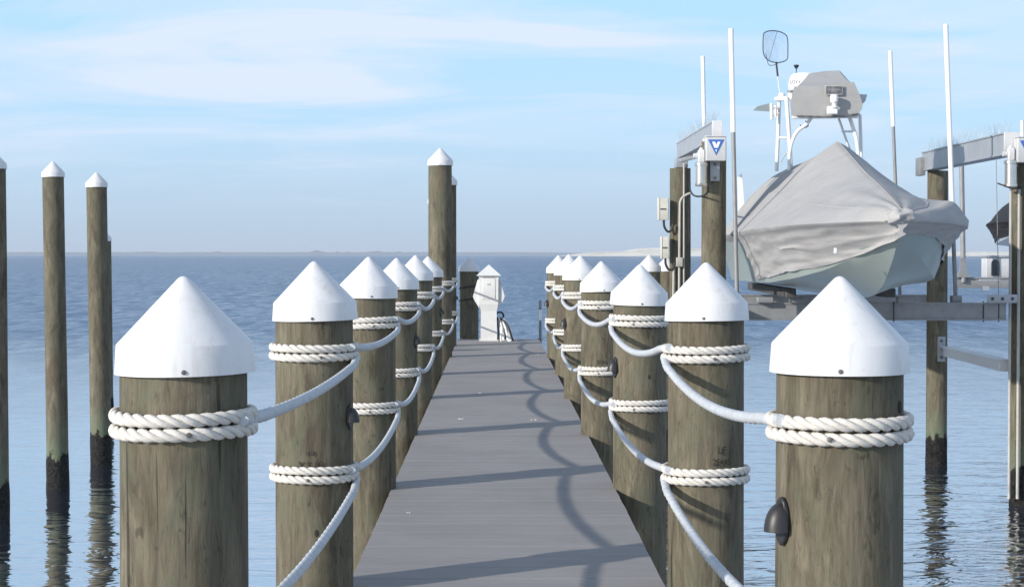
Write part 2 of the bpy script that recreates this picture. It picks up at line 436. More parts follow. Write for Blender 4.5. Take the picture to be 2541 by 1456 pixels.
def dune_h(px):
    m = 2600 / F
    pts = [(1380, 0.2), (1440, 4), (1500, 6.5), (1545, 8.5), (1580, 15), (1620, 17.5), (1680, 19), (1750, 15), (1830, 12), (2000, 9), (2200, 6), (2420, 7), (2560, 6), (3000, 4), (3300, 0)]
    v = 0
    for (a, ya), (b2, yb) in zip(pts, pts[1:]):
        if a <= px <= b2: t = (px - a) / (b2 - a); v = ya + (yb - ya) * t
    v += 4.5 * min(1, max(0, (px - 1400) / 60))
    v += 1.3 * noise.noise(Vector((px * .05, 9, 0))) * min(1, v / 8)
    return max(.15, v * m)
ridge('sand_dune', M['dune'], 1380, 3300, 2600, dune_h, 300, 3.0, rows=9)

# ------------------------------------------------------------------ dock walkway
DECK = 1.35
DX0, DX1, DY0, DY1 = -0.600, 0.690, -0.9, 12.50 * K
dock = thing('dock_walkway', 'long straight dock walkway of grey crosswise composite boards between the two rope rows', 'dock', ((DX0 + DX1) / 2, DY0, DECK))
b = MB(); bw = 0.14; n = int((DY1 - DY0) / bw)
for i in range(n):
    y = DY0 + bw * (i + .5)
    b.box(((DX0 + DX1) / 2 + random.uniform(-.0015, .0015), y, DECK - .0125 + random.uniform(-.0006, .0006)), (DX1 - DX0, bw - .0025, .025), bev=.0015)
b.build('deck_boards', M['deck'], dock)
b = MB()
for x in (DX0 + .05, -.2, .3, DX1 - .05): MB().box((x, (DY0 + DY1) / 2, DECK - .13), (.05, DY1 - DY0 - .02, .2), bev=.004).build('stringer', M['beam_wood'], dock)
for y in (2.04, 3.16, 4.53, 5.88, 7.35, 8.8, 10.35, 11.6):
    MB().box(((DX0 + DX1) / 2, y * K, DECK - .33), (1.27, .09, .19), bev=.004).build('cross_beam', M['beam_wood'], dock)
rr = random.Random(5)
for px, py, sc in ((1148, 1039, .9), (1325, 1041, .8), (1192, 975, .8), (1012, 1272, .35), (1300, 905, .7), (1335, 880, .7)):
    d = P(px, py, 1) - Vector((0, 0, EYE)); t = (DECK - EYE) / d.z; c = Vector((0, 0, EYE)) + d * t
    m = rr.randint(2, 4); b = MB()
    for k in range(m):
        rad = .012 * sc * rr.uniform(.5, 1.3); cc = c + Vector((rr.uniform(-.03, .03) * sc, rr.uniform(-.02, .02) * sc, 0))
        ps = [(cc.x + rad * rr.uniform(.7, 1.5) * math.cos(a), cc.y + rad * rr.uniform(.7, 1.2) * math.sin(a)) for a in (2 * math.pi * q / 10 for q in range(10))]
        b.prism(ps, lambda x, y: Vector((x, y, DECK - .001)), lambda x, y: Vector((x, y, DECK + .0035 + .0004 * k)))
    b.build('dropping', M['droppings'], dock, smooth=0)

# ------------------------------------------------------------------ pilings
PR = 0.155
cap_prof = [(0.0, 0.0), (.006, -.001), (.012, -.0045), (.018, -.010), (.1645, -.1625), (.1662, -.1655), (.1715, -.235), (.1665, -.236), (.160, -.17)]
cap_me = MB().lathe(cap_prof, 48, cap=False).mesh('cap', M['cap'], smooth=26)
screw_me = MB().lathe([(.0005, .004), (.004, .0035), (.0058, .001), (.006, -.003)], 10, axis=(0, -1, 0)).mesh('screw', M['screw'])
lb = MB()
lb.lathe([(1, 0), (1, .009), (.93, .0125), (.4, .0125)], 20, axis=(-1, 0, 0))
for v in lb.v: v.y *= .034; v.z *= .064
hd = MB(); segs = 18
for i in range(9):
    th = math.pi / 2 * i / 8
    for k in range(segs + 1):
        ph = math.pi * k / segs
        hd.v.append(Vector((-.010 - .056 * math.sin(th) * 1.0 * math.cos(0) if False else -.010 - .056 * math.sin(ph) * math.cos(th), -.042 * math.cos(ph) * math.cos(th) if False else .042 * math.cos(ph) * (math.cos(th) ** .8 if th < math.pi / 2 - 1e-6 else 0), .074 * math.sin(th) - .026)))
for i in range(8):
    for k in range(segs):
        a = i * (segs + 1) + k; hd.f.append((a, a + 1, a + segs + 2, a + segs + 1))
hd.f.append(tuple(range(segs, -1, -1)))
lb.add(hd.v, hd.f)
light_me = lb.mesh('dock_light', M['lamp_black'])

def post_mb(r_top, r_bot, ztop, zbot, seed, seg=28):
    """slightly out-of-round tapered log"""
    b = MB(); rows = int((ztop - zbot) / .16) + 2
    for k in range(rows):
        t = k / (rows - 1); z = zbot + (ztop - zbot) * t
        for i in range(seg):
            a = 2 * math.pi * i / seg
            r = r_bot + (r_top - r_bot) * t
            r *= 1 + .022 * noise.noise(Vector((math.cos(a) * 1.1 + seed * 3.7, math.sin(a) * 1.1, z * .55))) + .010 * noise.noise(Vector((math.cos(a) * 4 + seed, math.sin(a) * 4, z * .9)))
            if z < .42 + WATER: r += .010 * noise.noise(Vector((math.cos(a) * 5, math.sin(a) * 5 + seed, z * 9))) + .006
            b.v.append(Vector((r * math.cos(a), r * math.sin(a), z)))
    for k in range(rows - 1):
        for i in range(seg):
            j = (i + 1) % seg; b.f.append((k * seg + i, k * seg + j, (k + 1) * seg + j, (k + 1) * seg + i))
    b.f.append(tuple(range((rows - 1) * seg, rows * seg)))
    return b

def piling(name, label, group, x, y, tip, scale=1.0, light=None, screw=True, cap=True, r=None, cat='piling', lean=(0, 0), zcap=1.0):
    """a piling at x, y with its cap tip at height tip; scale is relative to the rope-row pilings"""
    dx, dy = math.tan(lean[1]) * tip, -math.tan(lean[0]) * tip
    t = thing(name, label, cat, (x - dx, y - dy, 0), group)
    r = r if r else PR * scale
    top = tip - (.20 * scale * zcap if cap else 0)
    post = post_mb(r, r * 1.03, top, -1.7, x * 7.3 + y)
    o = post.build('post', M['wood'], t, local=True)
    if lean != (0, 0): o.rotation_euler = (lean[0], lean[1], 0)
    if cap:
        c = put(cap_me, 'cap', t, (dx, dy, tip), (random.uniform(-.02, .02), random.uniform(-.02, .02), 0), (scale, scale, scale * zcap))
        if screw:
            a = math.atan2(-y, -x) + random.uniform(-.12, .12)
            put(screw_me, 'screw', c, (.1712 * math.cos(a), .1712 * math.sin(a), -.224), (0, 0, a + math.pi / 2))
    if light is not None:
        side, z = light
        rot = R(20) if side < 0 else math.pi - R(20)
        put(light_me, 'dock_light', t, (-math.cos(rot) * (r + .001), -math.sin(rot) * (r + .001), z), (0, 0, rot), (.74, .85, .93) if side < 0 else (.62, .8, .8))
    return t

def brand_mark(t, text, size, z, ang, lab):
    """lettering burnt into the post, bent round it"""
    b = text_mb(text, size, .001)
    r = PR * 1.012
    vs = []
    for v in b.v:
        a = ang + v.x / r; rr = r + .004 + v.z
        vs.append(Vector((rr * math.cos(a), rr * math.sin(a), z + v.y)))
    b.v = vs
    o = b.build('brand_mark', M['ink'], t, smooth=0, local=True); o['label'] = lab
    return o

YS = [1.93, 3.16, 4.53, 5.88, 7.35, 8.80, 10.30, 11.55, 12.75]
LT = [(455, 685), (779, 648), (915, 637), (984, 640), (1031, 633), (1062, 636)]
RT = [(2084, 685), (1752, 651), (1588, 656), (1492, 648), (1440, 634), (1412, 631), (1386, 633)]
G_L = 'white capped pilings of the left rope row'; G_R = 'white capped pilings of the right rope row'
left_lab = ['largest capped piling of the left rope row, with a single rope coil in view',
            'second left row capped piling, stamped figures above its lower rope coil',
            'third capped piling of the left rope row, just behind the stamped one',
            'fourth capped piling of the left rope row, with a black dock light facing the deck',
            'fifth capped piling of the left rope row, second before the tall piling',
            'sixth low capped piling of the left rope row, touching the tall piling']
right_lab = ['largest capped piling of the right rope row, black dock light on its left side',
             'second right row capped piling, with stamped letters above its lower rope coil',
             'third capped piling of the right rope row, dark dock light on its deck side',
             'fourth capped piling of the right rope row, faint stamped figures above its lower coil',
             'fifth capped piling of the right rope row, dark dock light on its deck side',
             'sixth capped piling of the right rope row, second from the far end',
             'smallest and farthest capped piling of the right rope row, near the ladder rail']
lscale = [1.0, 1.0, 1.0, 1.0, 1.0, 1.0]; rscale = [1.0, .99, .99, .97, .98, 1.0, .98]
Lp, Rp = [], []
for i, (px, py) in enumerate(LT):
    p = PB(px, py, YS[i])
    t = piling('dock_piling', left_lab[i], G_L, p.x, p.y, p.z, lscale[i], light=(1, 2.05) if i in (1, 3, 5) else None)
    Lp.append((p.x, p.y, PR * lscale[i], t))
for i, (px, py) in enumerate(RT):
    p = PB(px, py, YS[i])
    t = piling('dock_piling', right_lab[i], G_R, p.x, p.y, p.z, rscale[i], light=(-1, 2.05) if i in (0, 2, 4, 6) else None)
    Rp.append((p.x, p.y, PR * rscale[i], t))
# tall pilings closing the left row
G_T = 'tall pilings at the end of the left rope row'
p = PB(1092, 367, YS[6]); t = piling('tall_piling', 'tall white capped piling rising above the horizon in the left rope row', G_T, p.x, p.y, p.z, .99, cat='piling')
Lp.append((p.x, p.y, PR, t))
p = PB(1106, 420, YS[7]); t = piling('tall_piling', 'tall piling almost hidden behind the tallest capped piling, its right edge showing', G_T, p.x, p.y, p.z, 1.0, light=(1, 2.05))
Lp.append((p.x, p.y, PR, t))
p = PB(1087, 470, YS[8]); t = piling('tall_piling', 'unseen tall piling added behind the tallest capped piling to shade the end piling', G_T, p.x, p.y, p.z, 1.0)  # hidden from the camera; added so its shadow falls on the grey end piling
Lp.append((p.x, p.y, PR, t))
# stamped figures
def face(t): return math.atan2(-t.location.y, -t.location.x)
brand_mark(Lp[1][3], '1-0', .026, 1.915, face(Lp[1][3]) - .12, 'stamped figures 1-0')
brand_mark(Lp[1][3], 'Y 5 15', .036, 1.868, face(Lp[1][3]) - .10, 'stamped figures Y 5 15')
brand_mark(Rp[1][3], 'LF', .040, 1.925, face(Rp[1][3]) + .42, 'stamped letters LF')
brand_mark(Rp[1][3], '25 45', .036, 1.878, face(Rp[1][3]) + .42, 'stamped figures 25 45')
brand_mark(Rp[3][3], '110', .045, 1.90, face(Rp[3][3]) - .05, 'faint stamped figures')
# small nail holes in the near posts
hole_me = MB().lathe([(.0005, .002), (.006, .002), (.008, .0), (.009, -.004)], 9, axis=(0, -1, 0)).mesh('nail_hole', M['ink'])
for (T, dz, da) in ((Lp[1], 1.60, .05), (Rp[2], 2.0, .35), (Rp[2], 1.53, .1), (Rp[0], 2.33, 1.2), (Rp[3], 1.62, .3)):
    a = face(T[3]) + da; rr = T[2] * 1.008
    put(hole_me, 'nail_hole', T[3], (rr * math.cos(a), rr * math.sin(a), dz), (0, 0, a + math.pi / 2), (1, 1, 1.8))

# ------------------------------------------------------------------ ropes
def coil_mesh():
    b = MB(); Rr = PR + .0115; circ = 2 * math.pi * Rr; turns = -round(circ / .110); n = -turns * 14; sides = 8
    for ring_ in (0, 1):
        z0 = .0175 if ring_ == 0 else -.0175
        for s in range(3):
            o = len(b.v)
            for i in range(n):
                a = 2 * math.pi * i / n; ph = turns * a + s * 2 * math.pi / 3 + ring_ * .9
                er = Vector((math.cos(a), math.sin(a), 0)); et = Vector((-math.sin(a), math.cos(a), 0)); ez = Vector((0, 0, 1))
                c = er * (Rr + .0066 * math.cos(ph)) + ez * (z0 + .0088 * math.sin(ph) + .0016 * math.sin(a * 2 + ring_))
                k = turns * .0077 / Rr
                tv = (et - (er * math.sin(ph) - ez * math.cos(ph)) * k).normalized()
                u = (er * math.cos(ph) + ez * math.sin(ph)); u = (u - tv * u.dot(tv)).normalized(); w2 = tv.cross(u)
                for q in range(sides):
                    f = 2 * math.pi * q / sides; b.v.append(c + (u * math.cos(f) + w2 * math.sin(f)) * .0088)
            for i in range(n):
                j = (i + 1) % n
                for q in range(sides):
                    r2 = (q + 1) % sides; b.f.append((o + i * sides + q, o + i * sides + r2, o + j * sides + r2, o + j * sides + q))
    return b.mesh('coil', M['rope'], smooth=0 or 70)
coil_me = coil_mesh()
nail_me = MB().lathe([(.0005, .004), (.006, .003), (.007, -.004)], 8, axis=(0, -1, 0)).mesh('nail', M['screw'])

def laid_rope(pts, r, seg=15, pitch=.085):
    """a hanging rope: three worn strands, so a softly lobed section that twists along its length"""
    b = MB(); b.tube(pts, r, seg); d = 0.0
    for i, p in enumerate(pts):
        if i: d += (pts[i] - pts[i - 1]).length
        for k in range(seg):
            v = b.v[i * seg + k]; a = 2 * math.pi * k / seg
            b.v[i * seg + k] = p + (v - p) * (1 + .085 * math.cos(3 * (a + 2 * math.pi * d / (3 * pitch))))
    return b

def rope(label, row, z, side, first, sags, last):
    """one rope line: a double coil round every piling and a hanging span between neighbours on the deck side"""
    t = thing('guard_rope', label, 'rope', (row[first][0] - side * .17, row[first][1], z), 'white guard ropes strung between the dock pilings')
    proto = None; base = Vector(t.location)
    for i in range(first, last + 1):
        x, y, r, _ = row[i]
        if proto is None: o = put(coil_me, 'coil', t)
        else: o = proto.copy(); COL.objects.link(o); o.parent = t
        proto = proto or o
        s = (r + .0125) / (PR + .0125)
        dz = random.uniform(-.010, .010) - (.03 if i == 0 else 0); o.location = Vector((x, y, z + dz)) - base
        o.rotation_euler = (random.uniform(-.014, .014), random.uniform(-.014, .014), random.uniform(0, 6)); o.scale = (s, s, 1)
        if y < 15:
            a = math.atan2(-y, -x) + random.uniform(-.25, .25) - o.rotation_euler.z
            rr = PR + .0275
            put(nail_me, 'nail', o, (rr * math.cos(a), rr * math.sin(a), -.016), (0, 0, a + math.pi / 2))
    for i in range(first, last):
        x0, y0, r0, _ = row[i]; x1, y1, r1, _ = row[i + 1]
        a = Vector((x0 - side * (r0 + .013), y0 + .03, z + .012 - (.03 if i == 0 else 0))); c = Vector((x1 - side * (r1 + .020), y1 - .05, z - .046))
        sg = sags[(i - first) % len(sags)]
        pts = arc(a, c, sg, 22)
        lead = [Vector((x0 - side * (r0 * .93 + .012), y0 - .09, z + .017 - (.03 if i == 0 else 0)))]
        tail = [Vector((x1 - side * (r1 * .98 + .014), y1 + .05, z - .030))]
        laid_rope(smooth_path(lead + pts[1:-1] + tail, 6 if y0 < 16 else 3), .0152).build('span', M['span'], t, smooth=70)
    return t

ZU, ZL = 2.312, 1.822
sagsU = [.024, .030, .042, .055, .05, .045, .05, .05]; sagsL = [.04, .048, .062, .07, .06, .07, .06, .06]
rope('upper white rope looped along the left row of pilings', Lp, ZU, -1, 0, sagsU, 8)
rope('lower white rope looped along the left row of pilings, near deck height', Lp, ZL, -1, 0, sagsL, 8)
rope('upper white rope sagging along the right row of pilings', Rp, ZU, 1, 0, [.062, .072, .060, .055, .05, .045], 6)
rope('lower white rope sagging along the right row of pilings, near deck height', Rp, ZL, 1, 0, [.05, .058, .07, .06, .06, .05], 6)

# ------------------------------------------------------------------ other pilings standing in the water
G_M = 'tall mooring pilings left of the dock'
p = PB(-17, 374, 9.4); piling('mooring_piling', 'mooring piling cut by the left edge of the photo', G_M, p.x, p.y, p.z, .93, lean=(0, R(-.2)), screw=False)
p = PB(131, 400, 10.7); piling('mooring_piling', 'nearer of the two fully visible tall mooring pilings left of the dock', G_M, p.x, p.y, p.z, .92, lean=(0, R(-.6)), screw=False)
p = PB(239, 427, 12.0); piling('mooring_piling', 'farther of the two fully visible tall mooring pilings, in front of a shorter one', G_M, p.x, p.y, p.z, .99, lean=(0, R(-.7)), screw=False)
p = PB(255, 568, 15.0); piling('mooring_piling', 'shorter mooring piling peeping out behind the greenish tall one', G_M, p.x, p.y, p.z, .99, lean=(0, R(-.5)), screw=False)
p = PB(1164, 638, 12.95); dk = piling('end_piling', 'shaded grey capped piling with two black straps behind the power pedestal', None, p.x, p.y, p.z, 1.0, screw=False)
for dz in (2.7 - 82 / F * 12.8 * K, 2.7 - 113 / F * 12.8 * K):
    b = MB(); n = 40; rad = PR + .008
    pts = [Vector((rad * math.cos(2 * math.pi * i / n), rad * math.sin(2 * math.pi * i / n), dz + .16 * rad * math.cos(2 * math.pi * i / n))) for i in range(n + 1)]
    b.tube(pts, .013, 6); b.build('strap', M['black'], dk, local=True)
G_B = 'white capped pilings behind the right rope row'
p = PB(1611, 632, 10.9); piling('back_piling', 'white capped piling showing above the third piling of the right row', G_B, p.x, p.y, p.z, 1.0, screw=False)
p = PB(1654, 636, 12.2); piling('back_piling', 'white capped piling half hidden behind the cut lift post', G_B, p.x, p.y, p.z, 1.0, screw=False)

# ------------------------------------------------------------------ power pedestal, hose, ladder
p = PB(1213, 843, 12.25); px_, py_ = p.x, p.y
ped = thing('power_pedestal', 'white dock power pedestal with pyramid roof at the end of the walkway', 'power pedestal', (px_, py_, DECK))
def frustum(b, c, w0, d0, z0, w1, d1, z1):
    vs = [(c[0] + sx * w / 2, c[1] + sy * d / 2, z) for (w, d, z) in ((w0, d0, z0), (w1, d1, z1)) for sx, sy in ((-1, -1), (1, -1), (1, 1), (-1, 1))]
    b.add(vs, [(3, 2, 1, 0), (4, 5, 6, 7), (0, 1, 5, 4), (1, 2, 6, 5), (2, 3, 7, 6), (3, 0, 4, 7)])
q = 12.25 * K / F
def zz(y): return EYE - (y - 630) * q
b = MB(); frustum(b, (px_, py_), .255, .255, DECK + .001, .245, .245, zz(770))
frustum(b, (px_, py_), .30, .30, DECK - .0, .30, .30, DECK + .02)
b.build('column', M['pedestal'], ped, smooth=0)
b = MB(); frustum(b, (px_, py_), .25, .25, zz(770) + .001, .29, .29, zz(755)); frustum(b, (px_, py_), .29, .29, zz(755) + .001, .30, .30, zz(685))
hd_ = b.build('head', M['pedestal'], ped, smooth=0)
b = MB(); b.box((px_, py_ - .151, (zz(690) + zz(742)) / 2), (.20, .008, zz(690) - zz(742)), bev=.003); b.build('door', M['pedestal'], hd_)
b = MB(); b.box((px_, py_ - .157, zz(705)), (.05, .006, .02)); b.box((px_, py_ - .150, zz(688)), (.18, .010, .02)); b.build('louvre', M['conduit'], hd_, smooth=0)
for s in (-1, 1):
    b = MB()
    prof = [(0, zz(692)), (0.03, zz(695)), (.10, zz(735)), (.075, zz(745)), (0, zz(764))]
    b.prism(prof, lambda u, z: Vector((px_ + s * (.147 + u), py_ - .11, z)), lambda u, z: Vector((px_ + s * (.147 + u), py_ + .11, z)))
    b.build('socket_hood', M['pedestal'], ped, smooth=0)
b = MB(); frustum(b, (px_, py_), .375, .375, zz(684), .375, .375, zz(682)); b.add([(px_ + sx * .18, py_ + sy * .18, zz(682) + .001) for sx, sy in ((-1, -1), (1, -1), (1, 1), (-1, 1))] + [(px_, py_, zz(656))], [(0, 1, 4), (1, 2, 4), (2, 3, 4), (3, 0, 4), (3, 2, 1, 0)])
b.build('roof', M['pedestal'], ped, smooth=0)

p = PB(1252, 838, 12.3)
hose = thing('hose_bundle', 'bundle of pale hoses under a black coil beside the white pedestal', 'hose', (p.x, p.y, DECK))
rr = random.Random(3)
b = MB(); c = PB(1240, 783, 12.25)
for k in range(4):
    pts = [c + Vector((.06 * math.cos(a) , .015 * k - .03 + .01 * math.sin(a * 2), .055 * math.sin(a))) for a in (2 * math.pi * i / 24 for i in range(25))]
    b.tube(pts, .014, 7)
b.build('black_coil', M['black'], hose)
for k in range(15):
    u = k / 14
    top = c + Vector((-.05 + .10 * u + rr.uniform(-.01, .01), rr.uniform(-.05, .05), -.03))
    bot = PB(1236 + 38 * u + rr.uniform(-4, 4), 838, 12.2 + rr.uniform(-.05, .05)); bot.z = DECK + .014
    midp = top.lerp(bot, .5) + Vector((rr.uniform(.0, .03), rr.uniform(-.02, .02), .05 * u))
    MB().tube(smooth_path([top, midp, bot, bot + Vector((rr.uniform(-.03, .08), rr.uniform(-.05, .05), 0))], 6), .012 + rr.uniform(-.002, .003), 7).build('hose', M['hose_white'] if k % 6 else M['black'], hose)

p = PB(1341, 838, 12.42)
lad = thing('ladder_rail', 'slim pale metal ladder handrail standing at the far dock end', 'ladder', (p.x, p.y, DECK))
for k in (0, 1):
    o = Vector((k * .0, k * .0, 0))
    x = p.x - .012 + .40 * k * .0
pts = [Vector((p.x, p.y, DECK - .9)), Vector((p.x, p.y, DECK + .3)), Vector((p.x, p.y - .01, DECK + .52)), Vector((p.x, p.y + .06, DECK + .6)), Vector((p.x, p.y + .18, DECK + .58)), Vector((p.x, p.y + .22, DECK + .4)), Vector((p.x, p.y + .22, DECK - .9))]
MB().tube(smooth_path(pts, 6), .019, 10).build('rail', M['galv'], lad)
MB().tube([Vector((p.x, p.y - .003, DECK + .30)), Vector((p.x, p.y - .006, DECK + .47))], .026, 10).build('grip', M['pvc'], lad)
MB().box((p.x, p.y - .005, DECK + .006), (.09, .09, .012), bev=.003).build('flange', M['galv'], lad)
b = MB()
for k in range(3): b.tube([Vector((p.x, p.y + .11, DECK - .25 - .28 * k)), Vector((p.x + .36, p.y + .11, DECK - .25 - .28 * k))], .015, 8)
b.tube([Vector((p.x + .36, p.y + .11, DECK - .9)), Vector((p.x + .36, p.y + .11, DECK - .06))], .017, 8)
b.build('rung', M['galv'], lad)

# ------------------------------------------------------------------ boat lift: posts
G_P = 'timber posts of the boat lift'
YA, YB = 10.0, 11.8                     # front and rear pairs of posts
p2 = PB(1771, 630, YA); p1 = PB(1688, 418, YB - .05); p3 = PB(2326, 630, YB); p4 = PB(2540, 630, YA)
piling('lift_post', 'flat topped lift post with conduit and electric boxes on its side', G_P, p1.x, p1.y, p1.z, cap=False, r=.156, cat='post')
piling('lift_post', 'lift post under the grey box with the blue triangle, left of the covered boat', G_P, p2.x, p2.y, 4.125, cap=False, r=.156, cat='post')
piling('lift_post', 'lift post behind the covered bow, under the far end of the right beam', G_P, p3.x, p3.y, 3.945, cap=False, r=.152, cat='post')
piling('lift_post', 'lift post at the right edge of the photo with two pipes down its front', G_P, p4.x, p4.y, 3.945, cap=False, r=.156, cat='post')

def ibeam(b, x0, x1, y0, y1, z0, z1, fl=.018):
    """I-section running along y"""
    xc = (x0 + x1) / 2
    b.box((xc, (y0 + y1) / 2, z0 + fl / 2), (x1 - x0, y1 - y0, fl)); b.box((xc, (y0 + y1) / 2, z1 - fl / 2), (x1 - x0, y1 - y0, fl))
    b.box((xc, (y0 + y1) / 2, (z0 + z1) / 2), ((x1 - x0) * .86, y1 - y0 - .004, z1 - z0 - 2 * fl - .001))

def spikes(x0, x1, y0, y1, z, n, hgt, seed):
    b = MB(); r_ = random.Random(seed)
    b.box(((x0 + x1) / 2, (y0 + y1) / 2, z + .006), (.03, y1 - y0, .008))
    for i in range(n):
        y = y0 + (y1 - y0) * (i + .5) / n
        for k in range(3):
            x = (x0 + x1) / 2 + r_.uniform(-.01, .01); h = hgt * r_.uniform(.75, 1.1)
            b.tube([Vector((x, y, z + .008)), Vector((x + (k - 1) * .06 + r_.uniform(-.02, .02), y + r_.uniform(-.03, .03), z + h))], [.0011, .0007], 3, cap=False)
    return b

def drive_sign(front_pt, t, w_, h_):
    """box with the inverted blue triangle on its face; front_pt is the centre of the front face"""
    c = Vector(front_pt)
    bx = MB().box(c + Vector((0, .085, 0)), (w_, .17, h_), bev=.008).build('drive_box', M['box_grey'], t)
    MB().box(c + Vector((0, .08, h_ / 2 + .006)), (w_ + .014, .185, .014), bev=.004).build('box_lid', M['box_grey'], bx)
    tw = w_ * .40; th = h_ * .33
    MB().prism([(-tw, th), (tw, th), (0, -th)], lambda u, v: c + Vector((u, -.001, v + .015)), lambda u, v: c + Vector((u, -.005, v + .015))).build('sign_triangle', M['sign_blue'], bx, smooth=0)
    b = MB()
    f = lambda yy: (lambda u, v: c + Vector((u * tw, yy, v * th + .015)))
    b.prism([(-.52, .72), (-.14, .72), (0.02, .30), (.18, .72), (.52, .72), (.22, -.06), (-.22, -.06)], f(-.0055), f(-.008))
    b.prism([(-.10, -.28), (.10, -.28), (0, -.62)], f(-.0055), f(-.008))
    b.build('sign_emblem', M['sign_white'], bx, smooth=0)
    return bx

def motor(t, c, ztop, zbot, r=.066):
    x, y = c
    prof = [(.02, zbot - .012), (r * .95, zbot - .01), (r * 1.05, zbot), (r * 1.05, zbot + .03), (r * .93, zbot + .035), (r * .93, ztop - .05), (r * 1.08, ztop - .045), (r * 1.08, ztop - .012), (r * .7, ztop)]
    m = MB().lathe(prof, 24, (x, y, 0)).build('motor', M['steel'], t)
    g = MB(); g.box((x, y, ztop + .075), (.085, .085, .15), bev=.012); g.lathe([(.034, 0), (.034, .07)], 14, (x - .03, y, ztop + .075), axis=(-1, 0, 0)); g.lathe([(.03, 0), (.018, .03)], 12, (x, y, ztop + .15))
    g.build('gearbox', M['alu_light'], m)
    return m

# left top beam
YF, YE = 9.92, 11.9                    # near and far end of the top beams
XL0, XL1 = PB(1767, 630, YF).x, PB(1787, 630, YF).x
lb_ = thing('lift_beam', 'aluminium top beam with bird spikes, sign box and motor, left of the covered boat', 'beam', ((XL0 + XL1) / 2, YF * K, 4.13), 'aluminium top beams of the boat lift')
b = MB(); ibeam(b, XL0, XL1 + .02, YF * K, YE * K, 4.137, 4.376); b.build('beam', M['alu'], lb_)
MB().box(((XL0 + XL1) / 2 + .01, YF * K - .008, 4.256), (XL1 - XL0 + .03, .012, .245), bev=.003).build('end_plate', M['alu_light'], lb_)
spikes(XL0, XL1, YF * K + .02, YE * K - .02, 4.377, 85, .15, 1).build('bird_spikes', M['spike'], lb_, smooth=0)
drive_sign(P(1777, 369, YF * K - .19), lb_, .252, .298)
c = P(1774, 425, YF * K + .01); bk = MB().box(c, (.118, .02, .25), bev=.003).build('mount_plate', M['alu'], lb_)
for dz in (-.085, .085): MB().lathe([(.018, 0), (.018, .013), (.009, .015)], 8, c + Vector((0, -.01, dz)), axis=(0, -1, 0)).build('bolt', M['screw'], bk)
mc = P(1740, 430, YF * K - .08)
motor(lb_, (mc.x, mc.y), 3.855, 3.56, .075)
c = PB(1722, 392, 11.3); b = MB(); b.box(c + Vector((-.06, .1, -.0)), (.29, .34, .056), rot=Euler((0, R(-14), 0)).to_matrix(), bev=.006); b.box(PB(1690, 402, YB - .05) + Vector((0, 0, -.02)), (.18, .28, .14), bev=.006); b.build('saddle', M['alu'], lb_)
pts = smooth_path([PB(1757, 462, 9.78), PB(1755, 478, 9.83), PB(1740, 487, 10.0), PB(1722, 485, 10.6), PB(1713, 472, 11.3), PB(1712, 450, 11.5)], 7)
MB().tube(pts, .0125, 8).build('cable', M['black'], lb_)
MB().tube([PB(1748, 345, 10.1), PB(1744, 380, 10.1)], .022, 10).build('drive_pipe', M['alu_light'], lb_)

# conduit and boxes on the cut post
YC = (YB - .05) * K - .175
cd = thing('conduit_run', 'grey conduit with elbow and junction box running down the flat topped lift post', 'conduit', (p1.x, YC, DECK))
pts = smooth_path([P(1716, 479, YC), P(1706, 482, YC), P(1694, 490, YC), P(1688, 502, YC), P(1687, 530, YC), P(1686, 640, YC), P(1685, 800, YC)], 6)
MB().tube(pts, .019, 10).build('pipe', M['conduit'], cd)
MB().tube([P(1697, 405, YC), P(1697, 800, YC)], .0135, 8).build('pipe', M['conduit'], cd)
MB().tube([P(1672, 660, YC), P(1670, 800, YC)], .019, 8).build('pipe', M['conduit'], cd)
MB().box(P(1686, 650, YC - .03), (.096, .08, .136), bev=.008).build('junction_box', M['conduit'], cd)
for i, (x0, x1, y0, y1, lab) in enumerate(((1633, 1661, 492, 546, 'upper putty electric box on the side of the flat topped lift post'), (1640, 1662, 588, 641, 'lower putty electric box on the side of the flat topped lift post'))):
    c = P((x0 + x1) / 2, (y0 + y1) / 2, YC); w_ = (x1 - x0) / F * YC; h_ = (y1 - y0) / F * YC
    eb = thing('electric_box', lab, 'electric box', c, 'putty electric boxes on the lift post')
    MB().box(c, (w_ * .8, .15, h_), bev=.01).build('body', M['box_tan'], eb)
    MB().box(c + Vector((-w_ * .46, 0, 0)), (w_ * .16, .16, h_ * 1.04), bev=.006).build('door', M['box_tan'], eb)
    MB().box(c + Vector((-w_ * .1, -.079, 0)), (w_ * .5, .010, .018)).build('latch', M['dark_opening'], eb)
    q0 = c + Vector((0, -.02, -h_ / 2))
    MB().tube(smooth_path([q0 + Vector((0, 0, .01)), q0 + Vector((.005, 0, -.09)), q0 + Vector((.055, 0, -.17)), q0 + Vector((.11, .0, -.15)), q0 + Vector((.14, 0, -.06))], 6), .017, 8).build('cable', M['black'], eb)

# right top beam
XR0 = PB(2490, 630, YF).x; XR1 = XR0 + .15
rb_ = thing('lift_beam', 'aluminium top beam with bird spikes at the right edge, above the bow of the covered boat', 'beam', ((XR0 + XR1) / 2, YF * K, 3.95), 'aluminium top beams of the boat lift')
b = MB(); ibeam(b, XR0, XR1 + .07, YF * K, YE * K - .1, 3.95, 4.234); b.build('beam', M['alu'], rb_)
MB().box(((XR0 + XR1) / 2 + .035, YF * K - .008, 4.092), (.23, .014, .285), bev=.003).build('end_plate', M['alu_light'], rb_)
spikes(XR0, XR1, YF * K + .02, YE * K - .15, 4.235, 85, .17, 2).build('bird_spikes', M['spike'], rb_, smooth=0)
c = PB(2284, 414, YE - .05); MB().box(c, (.08, .30, .27), bev=.004).build('end_block', M['galv'], rb_)
drive_sign(P(2552, 372, YF * K - .20), rb_, .27, .31)
mc = P(2508, 430, YF * K - .10)
motor(rb_, (mc.x, mc.y), 3.88, 3.55, .08)
